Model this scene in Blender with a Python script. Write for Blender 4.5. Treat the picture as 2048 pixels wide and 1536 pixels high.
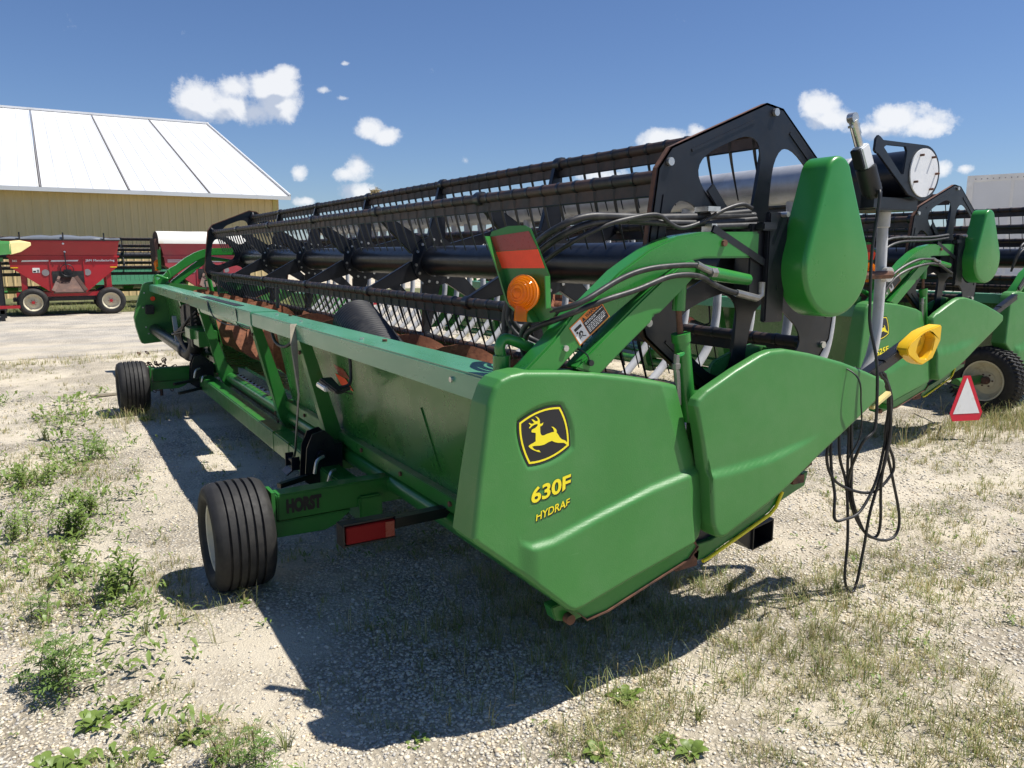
import bpy, bmesh, math, random
import numpy as np
from mathutils import Vector, Matrix, noise
from mathutils.geometry import tessellate_polygon
R = math.radians
random.seed(7); RNG = np.random.default_rng(7)
scene = bpy.context.scene
COL = scene.collection
for o in list(bpy.data.objects): bpy.data.objects.remove(o)

# ------------------------------------------------------------------ camera
cam = bpy.data.cameras.new('camera'); camo = bpy.data.objects.new('camera', cam); COL.objects.link(camo)
cam.sensor_fit = 'HORIZONTAL'; cam.sensor_width = 36; cam.lens = 27.04
cam.clip_start = 0.05; cam.clip_end = 6000
camo.location = (0, 0, 1.8)
camo.rotation_euler = (R(90 - 9.595), 0, R(-31.236))
scene.camera = camo

# ------------------------------------------------------------------ sun and sky
SUN_TO = Vector((0.44, -0.25, 1.0)).normalized()
SUN_EL = math.asin(SUN_TO.z); SUN_AZ = math.atan2(SUN_TO.x, SUN_TO.y)
sl = bpy.data.lights.new('sun', 'SUN'); sl.energy = 5.0; sl.angle = R(0.53); sl.color = (1.0, 0.955, 0.88)
so = bpy.data.objects.new('sun', sl); COL.objects.link(so)
so.rotation_euler = (-SUN_TO).to_track_quat('-Z', 'Y').to_euler(); so.location = (0, 0, 30)
scene.view_settings.view_transform = 'Standard'; scene.view_settings.look = 'None'
scene.view_settings.exposure = 0.42; scene.view_settings.gamma = 1.0
scene.view_settings.use_curve_mapping = False

world = bpy.data.worlds.new('World'); scene.world = world; world.use_nodes = True
def build_world():
    nt = world.node_tree; nt.nodes.clear(); N = nt.nodes.new; L = nt.links.new
    def math_(op, a, b=None, clamp=False):
        n = N('ShaderNodeMath'); n.operation = op; n.use_clamp = clamp
        for i, v in enumerate((a, b)):
            if v is None: continue
            if isinstance(v, (int, float)): n.inputs[i].default_value = v
            else: L(v, n.inputs[i])
        return n.outputs[0]
    def smax(a, b):
        n = N('ShaderNodeMath'); n.operation = 'SMOOTH_MAX'; L(a, n.inputs[0]); L(b, n.inputs[1]); n.inputs[2].default_value = 0.45; return n.outputs[0]
    def vmath(op, a, b=None, out=0):
        n = N('ShaderNodeVectorMath'); n.operation = op
        for i, v in enumerate((a, b)):
            if v is None: continue
            if isinstance(v, (tuple, list, Vector)): n.inputs[i].default_value = tuple(v)
            else: L(v, n.inputs[i])
        return n.outputs[out]
    def mrange(v, a, b, c=0.0, d=1.0, mode='SMOOTHSTEP'):
        n = N('ShaderNodeMapRange'); n.interpolation_type = mode
        L(v, n.inputs[0])
        for i, x in enumerate((a, b, c, d)): n.inputs[i + 1].default_value = x
        return n.outputs[0]
    sky = N('ShaderNodeTexSky'); sky.sky_type = 'NISHITA'; sky.sun_disc = False
    sky.sun_elevation = SUN_EL; sky.sun_rotation = SUN_AZ
    sky.altitude = 200; sky.air_density = 1.0; sky.dust_density = 0.25; sky.ozone_density = 1.6
    tc = N('ShaderNodeTexCoord'); D = tc.outputs['Generated']
    # direction of the cumulus field: a fixed compass bearing, flat map of the northern sky
    az = R(31.236)
    fwd = (math.sin(az), math.cos(az), 0); rgt = (math.cos(az), -math.sin(az), 0)
    c = vmath('DOT_PRODUCT', D, fwd, 1); a = vmath('DOT_PRODUCT', D, rgt, 1); b = vmath('DOT_PRODUCT', D, (0, 0, 1), 1)
    cs = math_('MAXIMUM', c, 0.02)
    u = math_('DIVIDE', a, cs); v = math_('DIVIDE', b, cs)
    cmb = N('ShaderNodeCombineXYZ'); L(u, cmb.inputs[0]); L(v, cmb.inputs[1]); P = cmb.outputs[0]
    def nz(scale, det, rough, off=(0, 0, 0), dist=0.0):
        n = N('ShaderNodeTexNoise'); n.inputs['Scale'].default_value = scale; n.inputs['Detail'].default_value = det
        n.inputs['Roughness'].default_value = rough; n.inputs['Distortion'].default_value = dist
        L(vmath('ADD', P, off), n.inputs['Vector']); return n.outputs['Fac']
    n1 = nz(16, 9, 0.58, dist=0.4); n2 = nz(48, 9, 0.66, (3, 1, 0)); n1s = nz(16, 9, 0.58, (0.012, 0.022, 0), 0.4)
    # (u, v, half width, half height, gain)
    blobs = CLOUDS
    tot = None; tots = None
    def field(Pv):
        t = None
        for (bu, bv, su, sv, g) in blobs:
            q = vmath('MULTIPLY', vmath('SUBTRACT', Pv, (bu, bv, 0)), (1 / su, 1 / sv, 0))
            ln = vmath('LENGTH', q, None, 1)
            e = math_('MULTIPLY', math_('SUBTRACT', 1.08, ln), g * 1.15)
            e = math_('MAXIMUM', e, -1.0)
            t = e if t is None else smax(t, e)
        return t
    f0 = field(P); f1 = field(vmath('ADD', P, (0.014, 0.028, 0)))
    nn = math_('ADD', math_('MULTIPLY', math_('SUBTRACT', n1, 0.5), 3.3), math_('MULTIPLY', math_('SUBTRACT', n2, 0.5), 2.2))
    nns = math_('ADD', math_('MULTIPLY', math_('SUBTRACT', n1s, 0.5), 3.3), math_('MULTIPLY', math_('SUBTRACT', n2, 0.5), 1.6))
    d0 = math_('ADD', f0, nn); d1 = math_('ADD', f1, nns)
    dens = math_('MULTIPLY', mrange(d0, 0.0, 0.55), math_('ADD', 0.30, math_('MULTIPLY', mrange(d0, 0.0, 1.3), 0.70)))
    shade = mrange(math_('ADD', math_('MULTIPLY', d1, 0.55), math_('MULTIPLY', math_('SUBTRACT', d1, d0), 0.9)), -0.15, 0.85)
    # the rest of the sky carries the same scattered fair-weather cumulus
    zz = math_('ADD', math_('MAXIMUM', b, 0.0), 0.12)
    cm2 = N('ShaderNodeCombineXYZ'); sx = N('ShaderNodeSeparateXYZ'); L(D, sx.inputs[0])
    L(math_('DIVIDE', sx.outputs[0], zz), cm2.inputs[0]); L(math_('DIVIDE', sx.outputs[1], zz), cm2.inputs[1])
    n4 = N('ShaderNodeTexNoise'); n4.inputs['Scale'].default_value = 1.3; n4.inputs['Detail'].default_value = 8; L(cm2.outputs[0], n4.inputs['Vector'])
    gen = mrange(n4.outputs['Fac'], 0.64, 0.76)
    gen = math_('MULTIPLY', gen, mrange(c, 0.72, 0.55))
    gen = math_('MULTIPLY', gen, mrange(b, 0.02, 0.12))
    dens = math_('MAXIMUM', dens, math_('MULTIPLY', gen, 0.8))
    dens = math_('MULTIPLY', dens, 0.88)
    colr = N('ShaderNodeMix'); colr.data_type = 'RGBA'; L(shade, colr.inputs[0])
    colr.inputs[6].default_value = (12.6, 12.7, 12.9, 1); colr.inputs[7].default_value = (7.2, 8.0, 9.6, 1)
    tint = N('ShaderNodeMix'); tint.data_type = 'RGBA'; tint.blend_type = 'MULTIPLY'; tint.inputs[0].default_value = 1
    L(sky.outputs[0], tint.inputs[6]); tint.inputs[7].default_value = SKY_TINT
    mix = N('ShaderNodeMix'); mix.data_type = 'RGBA'; L(dens, mix.inputs[0]); L(tint.outputs[2], mix.inputs[6]); L(colr.outputs[2], mix.inputs[7])
    bg = N('ShaderNodeBackground'); bg.inputs['Strength'].default_value = 0.058; L(mix.outputs[2], bg.inputs['Color'])
    out = N('ShaderNodeOutputWorld'); L(bg.outputs[0], out.inputs['Surface'])
SKY_TINT = (0.86, 1.02, 1.33, 1)
CLOUDS = [(-0.387, 0.188, 0.037, 0.029, 1.7), (-0.343, 0.203, 0.034, 0.021, 1.4), (-0.357, 0.180, 0.059, 0.021, 1.6), (-0.300, 0.203, 0.036, 0.022, 1.8), (-0.292, 0.180, 0.031, 0.020, 1.5), (-0.326, 0.174, 0.053, 0.018, 1.3), (-0.280, 0.218, 0.017, 0.012, 1.4), (-0.177, 0.154, 0.021, 0.016, 1.7), (-0.159, 0.146, 0.025, 0.012, 1.5), (-0.196, 0.107, 0.021, 0.016, 1.2), (-0.210, 0.101, 0.016, 0.009, 0.9), (-0.269, 0.099, 0.013, 0.011, 1.2), (-0.189, 0.077, 0.029, 0.011, 1.3), (-0.261, 0.066, 0.015, 0.007, 1.0), (0.380, 0.180, 0.027, 0.019, 1.7), (0.396, 0.168, 0.031, 0.013, 1.3), (0.483, 0.168, 0.037, 0.021, 1.8), (0.515, 0.159, 0.047, 0.017, 1.5), (0.466, 0.152, 0.037, 0.010, 1.0), (0.191, 0.142, 0.038, 0.013, 1.3), (0.235, 0.152, 0.016, 0.010, 1.0), (0.098, 0.097, 0.044, 0.012, 0.9), (-0.207, 0.231, 0.007, 0.003, 0.8), (-0.207, 0.190, 0.010, 0.004, 0.7), (-0.235, 0.200, 0.010, 0.005, 0.6), (0.542, 0.107, 0.011, 0.009, 0.7), (0.569, 0.106, 0.010, 0.005, 0.8), (-0.059, 0.116, 0.009, 0.006, 0.5)]
build_world()

# ------------------------------------------------------------------ materials
MATS = {}
def mat(name, base, rough=0.5, metal=0.0, var=0.12, vscale=6.0, second=None, sscale=8.0, sa=0.5, sb=0.65, bump=0.0, bscale=60.0, coat=0.0, spec=0.5, stretch=None, third=None, tscale=30.0, ta=0.62, tb=0.7, trans=0.0, r2=None, scratch=False):
    """base colour with soft variation; 'second' and 'third' are wear colours that cover noise-shaped patches"""
    m = bpy.data.materials.new(name); m.use_nodes = True; MATS[name] = m
    nt = m.node_tree; N = nt.nodes.new; L = nt.links.new
    bs = nt.nodes['Principled BSDF']
    bs.inputs['Roughness'].default_value = rough; bs.inputs['Metallic'].default_value = metal
    bs.inputs['Specular IOR Level'].default_value = spec
    if coat: bs.inputs['Coat Weight'].default_value = coat; bs.inputs['Coat Roughness'].default_value = 0.12
    tc = N('ShaderNodeTexCoord'); vec = tc.outputs['Object']
    if stretch:
        mp = N('ShaderNodeMapping'); mp.inputs['Scale'].default_value = stretch; L(vec, mp.inputs['Vector']); vec = mp.outputs[0]
    def nz(s, d=5, r=0.6):
        n = N('ShaderNodeTexNoise'); n.inputs['Scale'].default_value = s; n.inputs['Detail'].default_value = d; n.inputs['Roughness'].default_value = r
        L(vec, n.inputs['Vector']); return n.outputs['Fac']
    def mr(v, a, b, c, d):
        n = N('ShaderNodeMapRange'); L(v, n.inputs[0])
        for i, x in enumerate((a, b, c, d)): n.inputs[i + 1].default_value = x
        return n.outputs[0]
    base4 = tuple(base) + (1,)
    nv = nz(vscale)
    hsv = N('ShaderNodeHueSaturation'); hsv.inputs['Color'].default_value = base4
    L(mr(nv, 0.3, 0.7, 1 - var, 1 + var), hsv.inputs['Value']); col = hsv.outputs[0]
    rr = None
    for sec, sc, a, b in ((second, sscale, sa, sb), (third, tscale, ta, tb)):
        if sec is None: continue
        mx = N('ShaderNodeMix'); mx.data_type = 'RGBA'
        fac = mr(nz(sc, 8, 0.65), a, b, 0, 1)
        L(fac, mx.inputs[0]); L(col, mx.inputs[6]); mx.inputs[7].default_value = tuple(sec) + (1,); col = mx.outputs[2]
        if r2 is not None and rr is None: rr = mr(fac, 0, 1, rough, r2)
    if scratch:
        for rot, sc in ((0.5, (3, 1, 160)), (-0.9, (4, 1, 210)), (1.3, (2.5, 1, 130))):
            mp2 = N('ShaderNodeMapping'); mp2.inputs['Rotation'].default_value = (0, rot, 0); mp2.inputs['Scale'].default_value = sc; L(tc.outputs['Object'], mp2.inputs['Vector'])
            n2 = N('ShaderNodeTexNoise'); n2.inputs['Scale'].default_value = 1.0; n2.inputs['Detail'].default_value = 3; L(mp2.outputs[0], n2.inputs['Vector'])
            mx = N('ShaderNodeMix'); mx.data_type = 'RGBA'; L(mr(n2.outputs['Fac'], .735, .77, 0, .55), mx.inputs[0]); L(col, mx.inputs[6]); mx.inputs[7].default_value = (0.20, 0.34, 0.17, 1); col = mx.outputs[2]
    L(col, bs.inputs['Base Color'])
    L(rr if rr is not None else mr(nz(vscale * 2.3), 0.3, 0.7, max(0.02, rough - 0.06), min(1, rough + 0.08)), bs.inputs['Roughness'])
    if bump:
        bp = N('ShaderNodeBump'); bp.inputs['Strength'].default_value = 1.0; bp.inputs['Distance'].default_value = bump
        L(nz(bscale, 4), bp.inputs['Height']); L(bp.outputs[0], bs.inputs['Normal'])
    if trans:
        tr = N('ShaderNodeBsdfTranslucent'); L(col, tr.inputs['Color']); mx = N('ShaderNodeMixShader'); mx.inputs[0].default_value = trans
        L(bs.outputs[0], mx.inputs[1]); L(tr.outputs[0], mx.inputs[2]); L(mx.outputs[0], nt.nodes['Material Output'].inputs['Surface'])
    return m
DUST = (0.30, 0.28, 0.22); RUST = (0.16, 0.065, 0.030)
mat('green_paint', (0.022, 0.170, 0.026), 0.33, var=0.10, vscale=5, second=(0.055, 0.17, 0.05), sscale=3, sa=0.45, sb=0.8, third=RUST, tscale=22, ta=0.74, tb=0.77, coat=0.25)
mat('green_shell', (0.048, 0.200, 0.042), 0.42, var=0.06, vscale=2.2, second=(0.085, 0.225, 0.072), sscale=2.4, sa=0.45, sb=0.85, third=(0.15, 0.28, 0.13), tscale=60, ta=0.70, tb=0.80, scratch=True, bump=0.0006, bscale=180)
mat('green_cover', (0.026, 0.215, 0.032), 0.30, var=0.05, vscale=2, second=(0.05, 0.23, 0.05), sscale=2.0, sa=0.45, sb=0.8, coat=0.2)
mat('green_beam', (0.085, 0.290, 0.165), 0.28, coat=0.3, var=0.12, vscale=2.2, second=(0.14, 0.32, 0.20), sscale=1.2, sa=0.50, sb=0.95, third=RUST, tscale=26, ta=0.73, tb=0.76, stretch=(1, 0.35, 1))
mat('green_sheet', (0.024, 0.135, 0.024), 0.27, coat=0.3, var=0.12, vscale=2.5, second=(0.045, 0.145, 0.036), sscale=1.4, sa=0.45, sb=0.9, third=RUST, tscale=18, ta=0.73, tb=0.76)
mat('black_paint', (0.0070, 0.0085, 0.0130), 0.33, var=0.25, vscale=6, second=(0.016, 0.017, 0.021), sscale=5, sa=0.45, sb=0.7, third=(0.08, 0.045, 0.030), tscale=16, ta=0.73, tb=0.77)
mat('black_plastic', (0.014, 0.014, 0.015), 0.5, var=0.2, vscale=10, second=(0.05, 0.048, 0.045), sscale=9, sa=0.5, sb=0.8)
mat('hose_rubber', (0.020, 0.020, 0.021), 0.48, var=0.2, vscale=20, second=(0.10, 0.098, 0.09), sscale=14, sa=0.52, sb=0.8)
mat('bar_rust', (0.060, 0.033, 0.024), 0.55, var=0.3, vscale=9, second=(0.020, 0.018, 0.018), sscale=5, sa=0.42, sb=0.58)
mat('edge_rust', (0.15, 0.068, 0.040), 0.8, var=0.3, vscale=18, second=(0.05, 0.03, 0.025), sscale=15, sa=0.5, sb=0.65)
mat('auger_rust', (0.270, 0.105, 0.052), 0.85, var=0.25, vscale=14, second=(0.17, 0.06, 0.032), sscale=40, sa=0.45, sb=0.65, third=(0.36, 0.17, 0.09), tscale=55, ta=0.58, tb=0.7, bump=0.001, bscale=90)
mat('galvanised', (0.48, 0.49, 0.51), 0.38, 0.35, var=0.12, vscale=10, second=(0.34, 0.34, 0.34), sscale=6, sa=0.5, sb=0.75)
mat('grey_pipe', (0.54, 0.55, 0.57), 0.42, 0.0, var=0.10, vscale=5, second=(0.28, 0.28, 0.28), sscale=4, sa=0.5, sb=0.8, third=DUST, tscale=20, ta=0.64, tb=0.75)
mat('bare_metal', (0.58, 0.57, 0.54), 0.33, 0.8, var=0.2, vscale=30)
mat('fitting_metal', (0.27, 0.265, 0.25), 0.35, 0.6, var=0.2, vscale=30)
mat('white_disc', (0.72, 0.74, 0.76), 0.5, var=0.05, vscale=20, second=(0.55, 0.55, 0.54), sscale=20, sa=0.6, sb=0.75)
mat('tyre_rubber', (0.014, 0.0135, 0.0135), 0.7, var=0.25, vscale=14, second=(0.055, 0.050, 0.044), sscale=9, sa=0.50, sb=0.88, stretch=(1, 1, 1), bump=0.0006, bscale=200)
mat('cream_rim', (0.62, 0.57, 0.43), 0.55, var=0.1, vscale=8, second=(0.42, 0.33, 0.21), sscale=9, sa=0.55, sb=0.75)
mat('yellow_print', (0.88, 0.74, 0.02), 0.4, var=0.03)
mat('black_print', (0.015, 0.014, 0.016), 0.4, var=0.1)
mat('white_print', (0.78, 0.78, 0.76), 0.5, var=0.05)
mat('orange_print', (0.80, 0.24, 0.03), 0.45, var=0.05)
mat('red_tape', (0.28, 0.030, 0.022), 0.3, var=0.12, vscale=40, coat=0.4)
mat('orange_tape', (0.90, 0.075, 0.018), 0.4, var=0.06, vscale=40)
mat('yellow_plastic', (0.83, 0.50, 0.012), 0.42, var=0.08, vscale=6, second=(0.72, 0.48, 0.08), sscale=8, sa=0.5, sb=0.75)
mat('pale_yellow', (0.72, 0.60, 0.26), 0.5, var=0.08, vscale=5)
mat('strap_web', (0.36, 0.32, 0.25), 0.85, var=0.15, vscale=40)
mat('straw', (0.42, 0.33, 0.17), 0.9, var=0.25, vscale=30)
mat('wagon_red', (0.40, 0.012, 0.020), 0.36, var=0.10, vscale=2, second=(0.34, 0.016, 0.022), sscale=1.5, sa=0.45, sb=0.75, coat=0.2)
mat('wagon_red_faded', (0.40, 0.045, 0.06), 0.5, var=0.10, vscale=2, second=(0.34, 0.08, 0.08), sscale=1.2, sa=0.45, sb=0.75)
mat('rust_chute', (0.085, 0.045, 0.035), 0.7, var=0.2, vscale=5, second=(0.17, 0.09, 0.06), sscale=4, sa=0.5, sb=0.7)
mat('grey_tarp', (0.14, 0.155, 0.18), 0.5, var=0.1, vscale=2)
mat('white_tarp', (0.72, 0.71, 0.66), 0.6, var=0.06, vscale=1.5, second=(0.55, 0.45, 0.30), sscale=2.0, sa=0.6, sb=0.8)
mat('barn_wall', (0.76, 0.565, 0.29), 0.5, var=0.05, vscale=0.8, second=(0.64, 0.475, 0.24), sscale=0.7, sa=0.5, sb=0.8, stretch=(3, 3, 0.4))
mat('barn_trim', (0.62, 0.50, 0.19), 0.5, var=0.05)
mat('roof_metal', (0.66, 0.67, 0.68), 0.38, var=0.04, vscale=0.6, second=(0.56, 0.57, 0.58), sscale=0.5, sa=0.5, sb=0.9, stretch=(1, 0.3, 0.3))
mat('dark_trim', (0.24, 0.23, 0.235), 0.6)
mat('trailer_skin', (0.70, 0.71, 0.72), 0.5, var=0.05, vscale=0.5, second=(0.60, 0.60, 0.60), sscale=0.4, sa=0.45, sb=0.8)
mat('trailer_rail', (0.76, 0.75, 0.72), 0.5, var=0.1, vscale=3)
mat('sign_red', (0.60, 0.012, 0.028), 0.45, var=0.08, vscale=20)
mat('sign_white', (0.76, 0.75, 0.72), 0.5, var=0.06, vscale=14, second=(0.6, 0.58, 0.5), sscale=14, sa=0.55, sb=0.75)
mat('leaf_fern', (0.165, 0.26, 0.065), 0.55, var=0.3, vscale=9, trans=0.35)
mat('leaf_broad', (0.19, 0.275, 0.06), 0.45, var=0.25, vscale=12, trans=0.35)
mat('leaf_dark', (0.045, 0.095, 0.026), 0.5, var=0.25, vscale=12, trans=0.3)
mat('grass_green', (0.23, 0.27, 0.085), 0.6, var=0.35, vscale=3, trans=0.3)
mat('grass_straw', (0.46, 0.39, 0.20), 0.7, var=0.3, vscale=3, trans=0.25)
mat('stem_red', (0.14, 0.10, 0.05), 0.6, var=0.3, vscale=9)
mat('stone_pale', (0.65, 0.585, 0.47), 0.85, var=0.22, vscale=25)
mat('stone_grey', (0.46, 0.435, 0.39), 0.8, var=0.25, vscale=25)
mat('stone_tan', (0.62, 0.51, 0.355), 0.85, var=0.22, vscale=25)
def amber_mat():
    m = bpy.data.materials.new('amber_lens'); m.use_nodes = True; MATS['amber_lens'] = m
    b = m.node_tree.nodes['Principled BSDF']
    b.inputs['Base Color'].default_value = (0.95, 0.30, 0.010, 1); b.inputs['Roughness'].default_value = 0.10
    b.inputs['Transmission Weight'].default_value = 0.35; b.inputs['IOR'].default_value = 1.45
    b.inputs['Coat Weight'].default_value = 0.5; b.inputs['Coat Roughness'].default_value = 0.05
    nt = m.node_tree; w = nt.nodes.new('ShaderNodeTexWave'); w.inputs['Scale'].default_value = 24; w.inputs['Distortion'].default_value = 3.0
    tc = nt.nodes.new('ShaderNodeTexCoord'); nt.links.new(tc.outputs['Object'], w.inputs['Vector'])
    bp = nt.nodes.new('ShaderNodeBump'); bp.inputs['Distance'].default_value = 0.0004; nt.links.new(w.outputs['Fac'], bp.inputs['Height']); nt.links.new(bp.outputs[0], b.inputs['Normal'])
    tr = nt.nodes.new('ShaderNodeBsdfTranslucent'); tr.inputs['Color'].default_value = (1.0, 0.50, 0.03, 1); mxs = nt.nodes.new('ShaderNodeMixShader'); mxs.inputs[0].default_value = 0.6
    nt.links.new(b.outputs[0], mxs.inputs[1]); nt.links.new(tr.outputs[0], mxs.inputs[2]); nt.links.new(mxs.outputs[0], nt.nodes['Material Output'].inputs['Surface'])
    m2 = bpy.data.materials.new('red_lens'); m2.use_nodes = True; MATS['red_lens'] = m2
    b = m2.node_tree.nodes['Principled BSDF']; b.inputs['Base Color'].default_value = (0.24, 0.003, 0.007, 1); b.inputs['Roughness'].default_value = 0.35; b.inputs['Specular IOR Level'].default_value = 0.2
    m3 = bpy.data.materials.new('clear_lens'); m3.use_nodes = True; MATS['clear_lens'] = m3
    b = m3.node_tree.nodes['Principled BSDF']; b.inputs['Base Color'].default_value = (0.75, 0.77, 0.78, 1); b.inputs['Roughness'].default_value = 0.12; b.inputs['Metallic'].default_value = 0.5
amber_mat()

def ground_mat(name, pale, grey, tan, gap_tone, scale_big, road=False):
    m = bpy.data.materials.new(name); m.use_nodes = True; MATS[name] = m
    nt = m.node_tree; N = nt.nodes.new; L = nt.links.new; bs = nt.nodes['Principled BSDF']; bs.inputs['Roughness'].default_value = 0.9; bs.inputs['Specular IOR Level'].default_value = 0.2
    tc = N('ShaderNodeTexCoord'); vec = tc.outputs['Object']
    def mp(s):
        q = N('ShaderNodeMapping'); q.inputs['Scale'].default_value = s; L(vec, q.inputs['Vector']); return q.outputs[0]
    def nz(s, d=6, r=0.6, v=None):
        n = N('ShaderNodeTexNoise'); n.inputs['Scale'].default_value = s; n.inputs['Detail'].default_value = d; n.inputs['Roughness'].default_value = r; L(v or vec, n.inputs['Vector']); return n.outputs['Fac']
    def mr(v, a, b, c=0, d=1):
        n = N('ShaderNodeMapRange'); L(v, n.inputs[0])
        for i, x in enumerate((a, b, c, d)): n.inputs[i + 1].default_value = x
        return n.outputs[0]
    def mix(f, a, b):
        n = N('ShaderNodeMix'); n.data_type = 'RGBA'; L(f, n.inputs[0])
        for i, x in ((6, a), (7, b)):
            if isinstance(x, tuple): n.inputs[i].default_value = x + (1,)
            else: L(x, n.inputs[i])
        return n.outputs[2]
    def vor(s, feat='F1'):
        n = N('ShaderNodeTexVoronoi'); n.inputs['Scale'].default_value = s; n.feature = feat; L(vec, n.inputs['Vector']); return n
    v1 = vor(50); v2 = vor(115); v3 = vor(30)
    sep = N('ShaderNodeSeparateColor'); L(v1.outputs['Color'], sep.inputs[0])
    stone = mix(mr(sep.outputs[0], 0.0, 1.0), pale, grey)
    stone = mix(mr(sep.outputs[1], 0.65, 0.8), stone, tan)
    fines = mix(nz(9, 8, 0.7), pale, tan)
    cov = mr(nz(1.1, 6, 0.6), 0.40, 0.58, 0.05, 1)
    gap = mr(v1.outputs['Distance'], 0.33, 0.60)
    body = mix(gap, stone, gap_tone)  # darker tone in the gaps between the stones
    col = mix(cov, fines, body)
    col = mix(mr(nz(0.5, 5), 0.45, 0.75, 0, 0.45), col, tan)
    col = mix(mr(nz(0.16, 6), 0.42, 0.70, 0, 0.40), col, grey)
    if road:
        col = mix(mr(nz(1.0, 5, 0.6, mp((0.02, 0.9, 1))), 0.40, 0.62, 0, 0.65), col, grey)
        col = mix(mr(nz(1.0, 3, 0.5, mp((0.012, 0.55, 1))), 0.55, 0.66, 0, 0.6), col, (0.60, 0.53, 0.40))
    L(col, bs.inputs['Base Color'])
    bp = N('ShaderNodeBump'); bp.inputs['Strength'].default_value = 1; bp.inputs['Distance'].default_value = 0.016
    ht = N('ShaderNodeMath'); ht.operation = 'MULTIPLY'; L(mr(v1.outputs['Distance'], 0.0, 0.6, 1, 0), ht.inputs[0]); L(cov, ht.inputs[1])
    h2 = N('ShaderNodeMath'); h2.operation = 'ADD'; L(ht.outputs[0], h2.inputs[0]); L(mr(nz(140, 5), 0.2, 0.8, 0, 0.5), h2.inputs[1])
    L(h2.outputs[0], bp.inputs['Height']); L(bp.outputs[0], bs.inputs['Normal'])
    return m
ground_mat('gravel', (0.71, 0.64, 0.515), (0.52, 0.485, 0.43), (0.62, 0.54, 0.405), (0.28, 0.24, 0.18), 1)
ground_mat('road_gravel', (0.60, 0.54, 0.44), (0.42, 0.40, 0.37), (0.58, 0.50, 0.37), (0.40, 0.36, 0.30), 1, road=True)
mat('turf_soil', (0.11, 0.12, 0.045), 0.95, var=0.4, vscale=2.5, second=(0.20, 0.17, 0.09), sscale=1.5, sa=0.5, sb=0.7)

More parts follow.
